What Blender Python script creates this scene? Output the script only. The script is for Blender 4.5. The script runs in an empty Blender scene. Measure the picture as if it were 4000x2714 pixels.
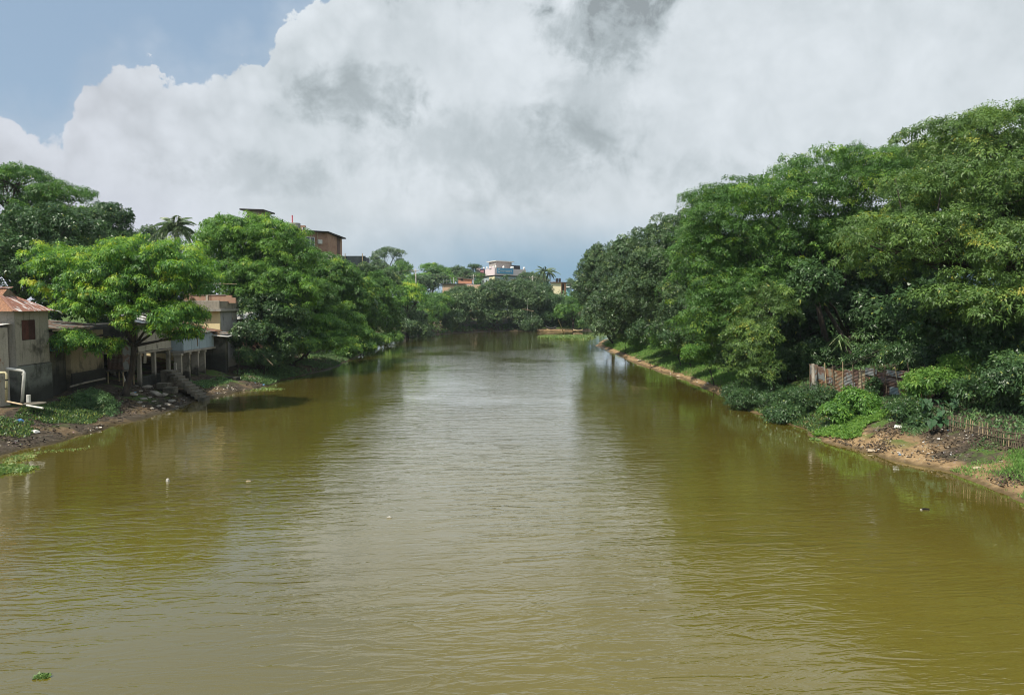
import bpy, bmesh, math, random
import numpy as np
from mathutils import Vector

random.seed(7)
RNG = np.random.default_rng(11)
scene = bpy.context.scene
COL = scene.collection
rad = math.radians

# ------------------------------------------------------------------ camera
F = 2889.0            # focal length in pixels of the 4000 px wide photograph
CAM_H = 8.0           # the bridge deck eye height above the water
PITCH = math.atan(177.0 / F)
cam_data = bpy.data.cameras.new("camera")
cam_data.sensor_width = 36.0
cam_data.lens = 36.0 * F / 4000.0
cam_data.clip_end = 9000.0
cam_data.clip_start = 0.2
cam = bpy.data.objects.new("camera", cam_data)
cam.location = (0, 0, CAM_H)
cam.rotation_euler = (math.pi / 2 - PITCH, 0, 0)
COL.objects.link(cam)
scene.camera = cam

# ------------------------------------------------------------------ light
SUN_DIR = Vector((-0.60, -0.55, 1.20)).normalized()   # towards the sun
sun_el = math.asin(SUN_DIR.z)
sun_az = math.atan2(SUN_DIR.x, SUN_DIR.y)
sd = bpy.data.lights.new("sun", 'SUN')
sd.energy = 5.0
sd.angle = rad(0.6)
sd.color = (1.0, 0.93, 0.80)
sun = bpy.data.objects.new("sun", sd)
sun.rotation_euler = SUN_DIR.to_track_quat('Z', 'Y').to_euler()
sun.location = (-60, -60, 120)
COL.objects.link(sun)

scene.view_settings.view_transform = 'Standard'
scene.view_settings.look = 'None'
scene.view_settings.gamma = 1.0
scene.view_settings.exposure = 0.25
scene.view_settings.use_curve_mapping = False
scene.render.engine = 'CYCLES'
scene.cycles.use_denoising = True
try:
    scene.cycles.denoiser = 'OPENIMAGEDENOISE'
    scene.cycles.denoising_input_passes = 'RGB_ALBEDO_NORMAL'
    scene.cycles.denoising_prefilter = 'ACCURATE'
except Exception:
    pass
scene.cycles.max_bounces = 7
scene.cycles.diffuse_bounces = 3
scene.cycles.glossy_bounces = 3
scene.cycles.transmission_bounces = 4
scene.cycles.volume_bounces = 0
scene.cycles.sample_clamp_indirect = 6.0
scene.cycles.caustics_reflective = False
scene.cycles.caustics_refractive = False
scene.cycles.filter_width = 1.05
scene.cycles.use_adaptive_sampling = True
scene.cycles.adaptive_threshold = 0.015

# ------------------------------------------------------------------ node helper
class NT:
    def __init__(self, tree):
        self.t = tree
        self.n = tree.nodes
        self.l = tree.links
    def put(self, sock, val):
        if val is None:
            return
        if isinstance(val, bpy.types.NodeSocket):
            self.l.new(val, sock)
        elif isinstance(val, (tuple, list)) and sock.type == 'RGBA' and len(val) == 3:
            sock.default_value = (val[0], val[1], val[2], 1.0)
        else:
            sock.default_value = val
    def node(self, kind, inputs=None, **props):
        nd = self.n.new(kind)
        for k, v in props.items():
            setattr(nd, k, v)
        for k, v in (inputs or {}).items():
            self.put(nd.inputs[k], v)
        return nd
    def math(self, op, a, b=None, c=None, clamp=False):
        nd = self.n.new('ShaderNodeMath'); nd.operation = op; nd.use_clamp = clamp
        self.put(nd.inputs[0], a)
        if b is not None: self.put(nd.inputs[1], b)
        if c is not None: self.put(nd.inputs[2], c)
        return nd.outputs[0]
    def add(self, a, b): return self.math('ADD', a, b)
    def sub(self, a, b): return self.math('SUBTRACT', a, b)
    def mul(self, a, b): return self.math('MULTIPLY', a, b)
    def div(self, a, b): return self.math('DIVIDE', a, b)
    def smooth(self, x, lo, hi, o0=0.0, o1=1.0):
        nd = self.n.new('ShaderNodeMapRange'); nd.interpolation_type = 'SMOOTHSTEP'
        for i, v in enumerate((x, lo, hi, o0, o1)):
            self.put(nd.inputs[i], v)
        return nd.outputs[0]
    def lin(self, x, lo, hi, o0=0.0, o1=1.0):
        nd = self.n.new('ShaderNodeMapRange')
        for i, v in enumerate((x, lo, hi, o0, o1)):
            self.put(nd.inputs[i], v)
        return nd.outputs[0]
    def mix(self, f, a, b, mode='MIX'):
        nd = self.n.new('ShaderNodeMix'); nd.data_type = 'RGBA'; nd.blend_type = mode
        nd.clamp_factor = True
        self.put(nd.inputs[0], f); self.put(nd.inputs[6], a); self.put(nd.inputs[7], b)
        return nd.outputs[2]
    def vscale(self, vec, s):
        nd = self.n.new('ShaderNodeVectorMath'); nd.operation = 'MULTIPLY'
        self.put(nd.inputs[0], vec); nd.inputs[1].default_value = s
        return nd.outputs[0]
    def noise(self, vec, scale, detail=4.0, rough=0.55, dist=0.0, out=0):
        nd = self.node('ShaderNodeTexNoise', {'Vector': vec, 'Scale': scale, 'Detail': detail,
                                              'Roughness': rough, 'Distortion': dist})
        return nd.outputs[out]
    def voro(self, vec, scale, feature='F1', smooth=0.5):
        nd = self.node('ShaderNodeTexVoronoi', {'Vector': vec, 'Scale': scale}, feature=feature)
        if feature == 'SMOOTH_F1': nd.inputs['Smoothness'].default_value = smooth
        return nd.outputs['Distance']
    def ramp(self, f, stops, interp='LINEAR'):
        nd = self.n.new('ShaderNodeValToRGB')
        cr = nd.color_ramp; cr.interpolation = interp
        while len(cr.elements) < len(stops): cr.elements.new(0.5)
        for e, (p, c) in zip(cr.elements, stops):
            e.position = p
            e.color = (c[0], c[1], c[2], 1.0) if not isinstance(c, float) else (c, c, c, 1.0)
        self.put(nd.inputs[0], f)
        return nd.outputs[0]

# ------------------------------------------------------------------ world: sky with a towering cloud bank
world = bpy.data.worlds.new("World")
scene.world = world
world.use_nodes = True
wt = NT(world.node_tree)
wt.n.clear()
w_out = wt.n.new('ShaderNodeOutputWorld')
w_bg = wt.n.new('ShaderNodeBackground')
wt.l.new(w_bg.outputs[0], w_out.inputs[0])
tc = wt.n.new('ShaderNodeTexCoord').outputs['Generated']
sep = wt.node('ShaderNodeSeparateXYZ', {0: tc})
dx, dy, dz = sep.outputs
az = wt.math('DEGREES', wt.math('ARCTAN2', dx, dy))
el = wt.math('DEGREES', wt.math('ARCSINE', dz))
sky = wt.n.new('ShaderNodeTexSky')
sky.sky_type = 'NISHITA'
sky.sun_disc = False
sky.sun_elevation = sun_el
sky.sun_rotation = sun_az
sky.air_density = 1.0
sky.dust_density = 2.0
blue = wt.mix(1.0, sky.outputs[0], (0.10, 0.10, 0.10), 'MULTIPLY')
blue = wt.mix(0.62, blue, (0.33, 0.45, 0.58))
# height of the cloud bank by compass direction (degrees -> fraction of 90 degrees)
def az01(a): return (a + 180.0) / 360.0
tops = [(-180, 12), (-90, 12), (-35, 11.2), (-31.0, 10.6), (-30.5, 12.6), (-29.6, 14.6), (-28.0, 15.6), (-25.6, 15.9),
        (-24.2, 15.2), (-23.2, 14.4), (-21.5, 16.2), (-19.6, 17.2), (-18.0, 17.2), (-17.6, 19.0), (-15.5, 20.5),
        (-13.0, 22.4), (-9, 26), (-2, 36), (12, 60), (40, 88), (150, 88), (168, 30), (180, 12)]
top_el = wt.mul(wt.ramp(wt.lin(az, -180, 180), [(az01(a), e / 90.0) for a, e in tops]), 90.0)
warp = wt.node('ShaderNodeVectorMath', {0: tc, 1: wt.node('ShaderNodeVectorMath', {0: wt.noise(tc, 20.0, 2.0, out=1), 1: (0.03, 0.03, 0.03)}, operation='MULTIPLY').outputs[0]}, operation='ADD').outputs[0]
b1 = wt.sub(1.0, wt.voro(warp, 16.0))
b2 = wt.sub(1.0, wt.voro(warp, 44.0))
nf = wt.noise(tc, 34.0, 7.0, 0.68)
bil = wt.add(wt.add(wt.mul(wt.sub(b1, 0.6), 1.8), wt.mul(wt.sub(b2, 0.6), 1.5)), wt.mul(wt.sub(nf, 0.5), 3.2))
dd = wt.sub(wt.add(top_el, bil), el)
soft = wt.lin(wt.noise(tc, 9.0, 2.0), 0.35, 0.65, 0.12, 0.6)
cmask = wt.smooth(wt.div(dd, soft), -0.5, 1.0)
# light and dark inside the bank
n_big = wt.noise(tc, 4.2, 5.0, 0.55, 0.35)
n_mid = wt.noise(tc, 11.0, 5.0, 0.58, 0.5)
n_fine = wt.noise(tc, 26.0, 7.0, 0.66, 0.3)
def blob(a0, e0, ra, re, amt):
    x = wt.div(wt.sub(az, a0), ra); y = wt.div(wt.sub(el, e0), re)
    r2 = wt.add(wt.mul(x, x), wt.mul(y, y))
    r2 = wt.add(r2, wt.mul(wt.sub(n_mid, 0.5), 4.0))
    r2 = wt.add(r2, wt.mul(wt.sub(n_fine, 0.5), 3.0))
    return wt.mul(wt.smooth(r2, 1.5, -0.2), amt)
lum = wt.add(0.60, wt.mul(wt.sub(n_big, 0.5), 0.34))
lum = wt.add(lum, wt.mul(wt.sub(n_mid, 0.5), 0.20))
lum = wt.add(lum, wt.mul(wt.sub(n_fine, 0.5), 0.10))
puff = wt.add(wt.mul(wt.sub(b1, 0.55), 0.16), wt.mul(wt.sub(b2, 0.55), 0.10))
lum = wt.add(lum, wt.mul(puff, wt.smooth(dd, 9.0, 1.0, 0.25, 1.0)))
lum = wt.add(lum, wt.mul(wt.smooth(dd, 2.2, 0.0), 0.05))
dark = wt.add(wt.add(blob(-11.5, 15.0, 5.2, 2.2, 0.17), blob(7.0, 20.6, 5.6, 3.4, 0.18)),
              wt.add(blob(-2.0, 11.0, 10.0, 3.6, 0.08), blob(6.5, 14.5, 5.0, 4.2, 0.08)))
dark = wt.add(dark, wt.add(blob(-20.0, 9.0, 7.0, 1.5, 0.08), blob(16.0, 9.0, 6.0, 2.2, 0.07)))
dark = wt.add(dark, blob(4.0, 31.0, 26.0, 8.5, 0.34))  # unseen cloud overhead, deepened to darken the near water's reflection
lum = wt.sub(lum, dark)
lum = wt.math('MINIMUM', wt.math('MAXIMUM', lum, 0.30), 0.70)
lum = wt.mul(lum, wt.smooth(az, -12.0, -34.0, 1.0, 0.90))
tone = wt.smooth(lum, 0.35, 0.72)
ccol = wt.mix(tone, (0.88, 1.0, 1.06), (0.935, 1.005, 1.06))
lav = wt.smooth(az, -14.0, -34.0)
ccol = wt.mix(lav, ccol, (0.95, 1.0, 1.09))
lumv = wt.node('ShaderNodeCombineXYZ', {0: lum, 1: lum, 2: lum}).outputs[0]
cloud = wt.mix(1.0, lumv, ccol, 'MULTIPLY')
# slate blue rain haze low on the right of the bend
low = wt.mul(wt.smooth(wt.add(el, wt.mul(wt.sub(n_big, 0.5), 5.0)), 7.5, 1.5), wt.smooth(az, -21.0, 3.0))
cloud = wt.mix(low, cloud, (0.22, 0.36, 0.48))
lowl = wt.mul(wt.smooth(el, 9.5, 3.0), wt.smooth(az, -16.0, -28.0))
cloud = wt.mix(wt.mul(lowl, 0.5), cloud, (0.62, 0.64, 0.75))
veil = wt.mul(wt.smooth(wt.add(dd, wt.mul(wt.sub(n_mid, 0.5), 5.0)), -4.0, 1.0), 0.22)
skycol = wt.mix(wt.math('MAXIMUM', cmask, veil), blue, cloud)
wt.put(w_bg.inputs['Color'], skycol)
w_bg.inputs['Strength'].default_value = 1.0

# ------------------------------------------------------------------ geometry helpers
_c, _s = math.cos(PITCH), math.sin(PITCH)
def U(u, v, Y):
    """world point that stands at distance Y along the river and is seen at photo pixel (u, v)"""
    a = u - 2000.0; b = 1357.0 - v
    d = (a, F * _c + b * _s, -F * _s + b * _c)
    t = Y / d[1]
    return np.array([d[0] * t, Y, CAM_H + d[2] * t])
def UZ(u, v, z):
    a = u - 2000.0; b = 1357.0 - v
    d = (a, F * _c + b * _s, -F * _s + b * _c)
    t = (z - CAM_H) / d[2]
    return np.array([d[0] * t, d[1] * t, z])

def link(o, parent=None):
    COL.objects.link(o)
    if parent is not None:
        o.parent = parent
    return o
def tag(o, label=None, cat=None, group=None, kind=None):
    if label: o['label'] = label
    if cat: o['category'] = cat
    if group: o['group'] = group
    if kind: o['kind'] = kind
    return o
def empty(name, label, cat, loc=(0, 0, 0), group=None):
    o = bpy.data.objects.new(name, None)
    o.empty_display_size = 0.3
    o.location = loc
    link(o)
    return tag(o, label, cat, group)
def place(o, parent):
    """parent keeping the world coordinates the mesh was written in"""
    o.parent = parent
    o.location = -Vector(parent.location)
    return o

def mesh_np(name, V, quads=None, tris=None, tint=None, smooth=False):
    me = bpy.data.meshes.new(name)
    V = np.asarray(V, dtype=np.float32).reshape(-1, 3)
    parts = []; starts = []
    nq = 0 if quads is None else len(quads)
    nt = 0 if tris is None else len(tris)
    loops = []
    if nq: loops.append(np.asarray(quads, dtype=np.int32).ravel())
    if nt: loops.append(np.asarray(tris, dtype=np.int32).ravel())
    loops = np.concatenate(loops)
    starts = np.concatenate([np.arange(nq) * 4, nq * 4 + np.arange(nt) * 3]).astype(np.int32)
    me.vertices.add(len(V)); me.vertices.foreach_set('co', V.ravel())
    me.loops.add(len(loops)); me.loops.foreach_set('vertex_index', loops)
    me.polygons.add(nq + nt); me.polygons.foreach_set('loop_start', starts)
    if smooth:
        me.polygons.foreach_set('use_smooth', np.ones(nq + nt, dtype=bool))
    if tint is not None:
        at = me.attributes.new('tint', 'FLOAT', 'FACE')
        at.data.foreach_set('value', np.asarray(tint, dtype=np.float32))
    me.update(calc_edges=True)
    return me

def obj_from(name, me, mat, parent=None):
    if mat is not None and not me.materials:
        me.materials.append(mat)
    o = bpy.data.objects.new(name, me)
    link(o)
    if parent is not None:
        place(o, parent)
    return o

class MB:
    """collects boxes, prisms and tubes; build() links them as one mesh object"""
    def __init__(self): self.v = []; self.f = []
    def poly(self, pts, faces):
        b = len(self.v)
        self.v += [tuple(map(float, p)) for p in pts]
        self.f += [tuple(i + b for i in f) for f in faces]
        return self
    def box(self, x0, x1, y0, y1, z0, z1):
        p = [(x0, y0, z0), (x1, y0, z0), (x1, y1, z0), (x0, y1, z0), (x0, y0, z1), (x1, y0, z1), (x1, y1, z1), (x0, y1, z1)]
        return self.poly(p, [(0, 3, 2, 1), (4, 5, 6, 7), (0, 1, 5, 4), (1, 2, 6, 5), (2, 3, 7, 6), (3, 0, 4, 7)])
    def slab(self, quad, thick, up=(0, 0, 1)):
        """a plate from 4 corner points thickened along up (downwards)"""
        up = np.array(up) * thick
        q = [np.array(p, float) for p in quad]
        p = [a - up for a in q] + q
        return self.poly(p, [(0, 3, 2, 1), (4, 5, 6, 7), (0, 1, 5, 4), (1, 2, 6, 5), (2, 3, 7, 6), (3, 0, 4, 7)])
    def prism(self, foot, z0, z1):
        n = len(foot)
        p = [(x, y, z0) for x, y in foot] + [(x, y, z1) for x, y in foot]
        fs = [tuple(range(n - 1, -1, -1)), tuple(range(n, 2 * n))]
        fs += [(i, (i + 1) % n, n + (i + 1) % n, n + i) for i in range(n)]
        return self.poly(p, fs)
    def tube(self, pts, rads, n=6):
        pts = [np.array(p, float) for p in pts]
        if not hasattr(rads, '__len__'): rads = [rads] * len(pts)
        b = len(self.v)
        for i, p in enumerate(pts):
            d = pts[min(i + 1, len(pts) - 1)] - pts[max(i - 1, 0)]
            d = d / (np.linalg.norm(d) + 1e-9)
            a = np.array((0, 0, 1.0)) if abs(d[2]) < 0.8 else np.array((1.0, 0, 0))
            e = np.cross(d, a); e /= np.linalg.norm(e); g = np.cross(d, e)
            for k in range(n):
                t = 2 * math.pi * k / n
                self.v.append(tuple(p + rads[i] * (math.cos(t) * e + math.sin(t) * g)))
        m = len(pts)
        for i in range(m - 1):
            for k in range(n):
                k2 = (k + 1) % n
                self.f.append((b + i * n + k, b + i * n + k2, b + (i + 1) * n + k2, b + (i + 1) * n + k))
        self.f.append(tuple(b + k for k in range(n - 1, -1, -1)))
        self.f.append(tuple(b + (m - 1) * n + k for k in range(n)))
        return self
    def build(self, name, mat, parent=None, bevel=0.0, smooth=False):
        me = bpy.data.meshes.new(name)
        me.from_pydata(self.v, [], self.f)
        bm = bmesh.new(); bm.from_mesh(me)
        bmesh.ops.recalc_face_normals(bm, faces=bm.faces)
        if bevel > 0:
            es = [e for e in bm.edges if len(e.link_faces) == 2 and e.calc_face_angle(0) > 0.6]
            bmesh.ops.bevel(bm, geom=es, offset=bevel, segments=1, affect='EDGES', clamp_overlap=True)
        if smooth:
            for f in bm.faces: f.smooth = True
        bm.to_mesh(me); bm.free()
        return obj_from(name, me, mat, parent)

def vnoise(x, y, scale, seed=0):
    """smooth value noise in [-1, 1]"""
    x = np.asarray(x, float) / scale; y = np.asarray(y, float) / scale
    xi = np.floor(x).astype(np.int64); yi = np.floor(y).astype(np.int64)
    fx = x - xi; fy = y - yi
    fx = fx * fx * (3 - 2 * fx); fy = fy * fy * (3 - 2 * fy)
    def h(a, b):
        n = (a * 374761393 + b * 668265263 + seed * 974711) & 0x7fffffff
        n = ((n ^ (n >> 13)) * 1274126177) & 0x7fffffff
        n = n ^ (n >> 16)
        return (n & 0xffff) / 32767.5 - 1.0
    return (h(xi, yi) * (1 - fx) + h(xi + 1, yi) * fx) * (1 - fy) + (h(xi, yi + 1) * (1 - fx) + h(xi + 1, yi + 1) * fx) * fy

# ------------------------------------------------------------------ materials
def new_mat(name):
    m = bpy.data.materials.new(name)
    m.use_nodes = True
    t = NT(m.node_tree)
    bs = t.n['Principled BSDF']
    return m, t, bs
def pos(t):
    return t.n.new('ShaderNodeNewGeometry').outputs['Position']
def bump(t, bs, h, dist, strength=1.0):
    b = t.node('ShaderNodeBump', {'Height': h, 'Distance': dist, 'Strength': strength})
    t.l.new(b.outputs[0], bs.inputs['Normal'])
def plain(name, col, rough=0.7, var=0.25, scale=3.0, spec=0.3, metal=0.0):
    m, t, bs = new_mat(name)
    p = pos(t)
    n = t.noise(p, scale, 6.0, 0.6)
    n2 = t.noise(p, scale * 7.0, 3.0, 0.6)
    f = t.add(t.mul(n, 0.7), t.mul(n2, 0.3))
    lo = tuple(c * (1 - var) for c in col); hi = tuple(min(1.0, c * (1 + var)) for c in col)
    t.put(bs.inputs['Base Color'], t.mix(t.smooth(f, 0.3, 0.7), lo, hi))
    bs.inputs['Roughness'].default_value = rough
    bs.inputs['Specular IOR Level'].default_value = spec
    bs.inputs['Metallic'].default_value = metal
    bump(t, bs, f, 0.02, 0.5)
    return m
def plaster(name, col, stain=(0.035, 0.036, 0.03), amount=0.5, damp_z=None, patch=None, patch_col=(0.30, 0.29, 0.26)):
    """weathered wall paint: rain streaks, algae blotches, damp growth above the foot"""
    m, t, bs = new_mat(name)
    p = pos(t)
    n1 = t.noise(p, 0.9, 8.0, 0.62, 0.3)
    n2 = t.noise(t.vscale(p, (3.2, 3.2, 0.35)), 1.0, 7.0, 0.65)
    n3 = t.noise(p, 14.0, 5.0, 0.6)
    c = t.mix(t.smooth(n3, 0.25, 0.75), tuple(x * 0.86 for x in col), tuple(min(1, x * 1.10) for x in col))
    if patch is not None:
        c = t.mix(t.smooth(t.noise(p, 1.3, 7.0, 0.6, 0.4), patch, patch + 0.05), c, patch_col)
    st = t.mul(t.smooth(n1, 0.62 - 0.22 * amount, 0.80 - 0.15 * amount), 0.80)
    c = t.mix(st, c, stain)
    st2 = t.mul(t.smooth(n2, 0.50, 0.74), 0.95 * amount)
    c = t.mix(st2, c, stain)
    if damp_z is not None:
        z = t.node('ShaderNodeSeparateXYZ', {0: p}).outputs[2]
        f = t.smooth(t.add(z, t.mul(t.sub(n1, 0.5), 2.6)), damp_z + 0.55, damp_z - 0.35)
        c = t.mix(t.mul(f, 0.88), c, tuple(x * 0.75 for x in stain))
    t.put(bs.inputs['Base Color'], c)
    bs.inputs['Roughness'].default_value = 0.9
    bs.inputs['Specular IOR Level'].default_value = 0.2
    bump(t, bs, t.add(n3, t.mul(n1, 0.6)), 0.02, 0.6)
    return m
def tin(name, base, rust, amount=0.5, rough=0.55, along=(2.2, 2.2, 2.2)):
    m, t, bs = new_mat(name)
    p = pos(t)
    n1 = t.noise(t.vscale(p, along), 0.8, 7.0, 0.62, 0.3)
    n2 = t.noise(p, 9.0, 6.0, 0.65)
    n3 = t.noise(p, 2.3, 4.0, 0.6)
    rc = t.mix(t.smooth(n2, 0.3, 0.7), tuple(x * 0.62 for x in rust), tuple(min(1, x * 1.25) for x in rust))
    bc = t.mix(t.smooth(n3, 0.35, 0.65), tuple(x * 0.85 for x in base), base)
    f = t.smooth(n1, 0.60 - 0.3 * amount, 0.66 - 0.3 * amount)
    t.put(bs.inputs['Base Color'], t.mix(f, bc, rc))
    bs.inputs['Metallic'].default_value = 0.15
    bs.inputs['Roughness'].default_value = rough
    bump(t, bs, n2, 0.004, 0.5)
    return m
def leaf_mat(name, stops, trans=0.35, rough=0.45, spec=0.35):
    m, t, bs = new_mat(name)
    at = t.node('ShaderNodeAttribute', attribute_name='tint').outputs['Fac']
    c = t.ramp(at, stops)
    t.put(bs.inputs['Base Color'], c)
    bs.inputs['Roughness'].default_value = rough
    bs.inputs['Specular IOR Level'].default_value = spec
    tr = t.node('ShaderNodeBsdfTranslucent')
    hs = t.node('ShaderNodeHueSaturation', {'Hue': 0.485, 'Saturation': 1.1, 'Value': 1.35, 'Color': c})
    t.l.new(hs.outputs[0], tr.inputs[0])
    mx = t.node('ShaderNodeMixShader', {0: trans})
    t.l.new(bs.outputs[0], mx.inputs[1]); t.l.new(tr.outputs[0], mx.inputs[2])
    t.l.new(mx.outputs[0], t.n['Material Output'].inputs[0])
    return m
def bark_mat(name, col):
    m, t, bs = new_mat(name)
    p = pos(t)
    n = t.noise(t.vscale(p, (6, 6, 1.4)), 1.0, 6.0, 0.65)
    n2 = t.noise(p, 1.1, 5.0, 0.6)
    c = t.mix(t.smooth(n, 0.3, 0.7), tuple(x * 0.5 for x in col), col)
    c = t.mix(t.mul(t.smooth(n2, 0.55, 0.7), 0.6), c, (0.10, 0.12, 0.07))
    t.put(bs.inputs['Base Color'], c)
    bs.inputs['Roughness'].default_value = 0.95
    bump(t, bs, n, 0.05, 0.8)
    return m

M = {}
M['bark'] = bark_mat('bark', (0.068, 0.054, 0.042))
M['bark_pale'] = bark_mat('bark_pale', (0.22, 0.17, 0.115))
M['palm_bark'] = bark_mat('palm_bark', (0.26, 0.24, 0.21))
M['leaf_rain'] = leaf_mat('leaf_rain', [(0.0, (0.040, 0.096, 0.027)), (0.45, (0.089, 0.199, 0.045)), (0.75, (0.166, 0.321, 0.054)), (1.0, (0.270, 0.355, 0.050))], 0.36)
M['leaf_olive'] = leaf_mat('leaf_olive', [(0.0, (0.053, 0.102, 0.033)), (0.45, (0.113, 0.207, 0.051)), (0.78, (0.216, 0.326, 0.074)), (1.0, (0.371, 0.349, 0.057))], 0.34)
M['leaf_flush'] = leaf_mat('leaf_flush', [(0.0, (0.044, 0.113, 0.033)), (0.4, (0.091, 0.225, 0.047)), (0.7, (0.259, 0.463, 0.060)), (1.0, (0.463, 0.498, 0.065))], 0.38)
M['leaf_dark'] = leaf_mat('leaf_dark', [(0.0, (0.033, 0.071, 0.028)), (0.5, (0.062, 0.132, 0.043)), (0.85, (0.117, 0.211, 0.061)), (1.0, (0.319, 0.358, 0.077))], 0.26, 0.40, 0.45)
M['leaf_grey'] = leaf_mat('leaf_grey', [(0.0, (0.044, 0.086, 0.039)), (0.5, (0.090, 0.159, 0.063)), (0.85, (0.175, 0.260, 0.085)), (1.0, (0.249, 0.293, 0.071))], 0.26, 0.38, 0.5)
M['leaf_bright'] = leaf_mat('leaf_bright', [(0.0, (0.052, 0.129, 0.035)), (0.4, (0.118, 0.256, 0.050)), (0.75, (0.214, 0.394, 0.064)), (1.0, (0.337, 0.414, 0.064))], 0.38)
M['leaf_lime'] = leaf_mat('leaf_lime', [(0.0, (0.063, 0.139, 0.040)), (0.4, (0.139, 0.277, 0.057)), (0.75, (0.227, 0.381, 0.075)), (1.0, (0.324, 0.330, 0.097))], 0.38)
M['leaf_weed'] = leaf_mat('leaf_weed', [(0.0, (0.049, 0.105, 0.050)), (0.4, (0.105, 0.201, 0.077)), (0.8, (0.193, 0.315, 0.118)), (1.0, (0.300, 0.300, 0.158))], 0.30)
M['grass'] = leaf_mat('grass', [(0.0, (0.070, 0.158, 0.049)), (0.5, (0.149, 0.298, 0.070)), (0.85, (0.245, 0.385, 0.099)), (1.0, (0.325, 0.275, 0.142))], 0.30, 0.6, 0.2)
M['palm_leaf'] = leaf_mat('palm_leaf', [(0.0, (0.070, 0.123, 0.055)), (0.5, (0.131, 0.201, 0.087)), (1.0, (0.250, 0.237, 0.139))], 0.25, 0.4, 0.5)
M['hyacinth'] = leaf_mat('hyacinth', [(0.0, (0.084, 0.157, 0.054)), (0.5, (0.180, 0.291, 0.084)), (1.0, (0.297, 0.297, 0.114))], 0.3, 0.4, 0.4)
# ------------------------------------------------------------------ river outline (metres)
LEFT = [(-31, -60), (-29, 0), (-27.6, 25), (-26.9, 36), (-26.2, 41), (-25.7, 44.5), (-25.6, 47.7), (-25.3, 50.5), (-25.2, 55), (-25.6, 59),
        (-25.2, 61), (-24.4, 65.4), (-23.2, 69), (-23.4, 76), (-22.5, 81.5), (-21.7, 90), (-22.4, 104), (-23.9, 128),
        (-26.0, 150), (-25.4, 163), (-22.2, 176), (-15.9, 188), (-7.5, 201), (1.0, 206), (8.5, 207.5), (16.7, 204), (21, 208), (32, 214),
        (60, 228), (110, 250), (190, 262)]
RIGHT = [(190, 238), (110, 224), (60, 206), (34, 190), (24, 172), (18.4, 152), (15.4, 136), (16.0, 112), (16.3, 94), (17.0, 84), (17.8, 74.6),
         (17.9, 62.4), (17.5, 54.7), (18.0, 48.6), (18.3, 45.3), (17.9, 41.7), (18.7, 39.2), (19.8, 36.5), (20.5, 34.6), (20.7, 32.8),
         (20.4, 28.5), (20.6, 22), (21.5, 0), (23, -60)]
RIVER = np.array(LEFT + RIGHT, float)
_ly = np.array([p[1] for p in LEFT[:20]]); _lx = np.array([p[0] for p in LEFT[:20]])
_rr = RIGHT[::-1][:18]
_ry = np.array([p[1] for p in _rr]); _rx = np.array([p[0] for p in _rr])
def XL(y): return np.interp(y, _ly, _lx)
def XR(y): return np.interp(y, _ry, _rx)

def river_sd(x, y):
    """signed distance to the waterline, negative over the water"""
    x = np.asarray(x, float); y = np.asarray(y, float)
    best = np.full(x.shape, 1e9); inside = np.zeros(x.shape, bool)
    n = len(RIVER)
    for i in range(n):
        ax, ay = RIVER[i]; bx, by = RIVER[(i + 1) % n]
        ex, ey = bx - ax, by - ay
        t = np.clip(((x - ax) * ex + (y - ay) * ey) / (ex * ex + ey * ey), 0, 1)
        d = np.hypot(x - ax - t * ex, y - ay - t * ey)
        best = np.minimum(best, d)
        cond = ((ay > y) != (by > y))
        with np.errstate(divide='ignore', invalid='ignore'):
            xi = ax + (y - ay) * ex / (ey if ey != 0 else 1e-9)
        inside ^= cond & (x < xi)
    return np.where(inside, -best, best)
def ground_z(x, y):
    x = np.asarray(x, float); y = np.asarray(y, float)
    d = river_sd(x, y)
    d = d + 0.35 * vnoise(x, y, 2.2, 3) + 0.20 * vnoise(x, y, 0.8, 5)
    h = np.interp(d, [-40, -8, -2, 0, 1.5, 5, 10, 18, 40, 9000], [-3.2, -1.8, -0.7, 0.0, 0.42, 1.40, 2.3, 3.4, 4.6, 4.6])
    h = np.where((x > 5) & (y < 150) & (h > 0), h * 1.28, h)
    rough = np.clip(d / 3.0, 0, 1)
    h = h + rough * (0.10 * vnoise(x, y, 1.6, 8) + 0.06 * vnoise(x, y, 0.6, 9) + 0.22 * vnoise(x, y, 7.0, 10))
    return h
def gz(x, y): return float(ground_z(np.array([x]), np.array([y]))[0])

def stretch(fine, far, grow=1.28):
    a = list(fine); st = fine[-1] - fine[-2]
    while a[-1] < far:
        st *= grow; a.append(a[-1] + st)
    st = fine[1] - fine[0]; b = []
    cur = fine[0]
    while cur > -far:
        st *= grow; cur -= st; b.append(cur)
    return np.array(b[::-1] + a)
gxs = stretch(np.concatenate([np.arange(-48, -34, 0.9), np.arange(-34, -19, 0.42), np.arange(-19, 14, 1.5), np.arange(14, 29, 0.42), np.arange(29, 52, 0.9)]), 1500)
gys = stretch(np.concatenate([np.arange(14, 76, 0.45), np.arange(76, 130, 0.7), np.arange(130, 232, 1.2)]), 1500)
GX, GY = np.meshgrid(gxs, gys)
GZ = ground_z(GX.ravel(), GY.ravel())
nx, ny = len(gxs), len(gys)
idx = np.arange(nx * ny).reshape(ny, nx)
gq = np.stack([idx[:-1, :-1], idx[:-1, 1:], idx[1:, 1:], idx[1:, :-1]], -1).reshape(-1, 4)
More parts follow.
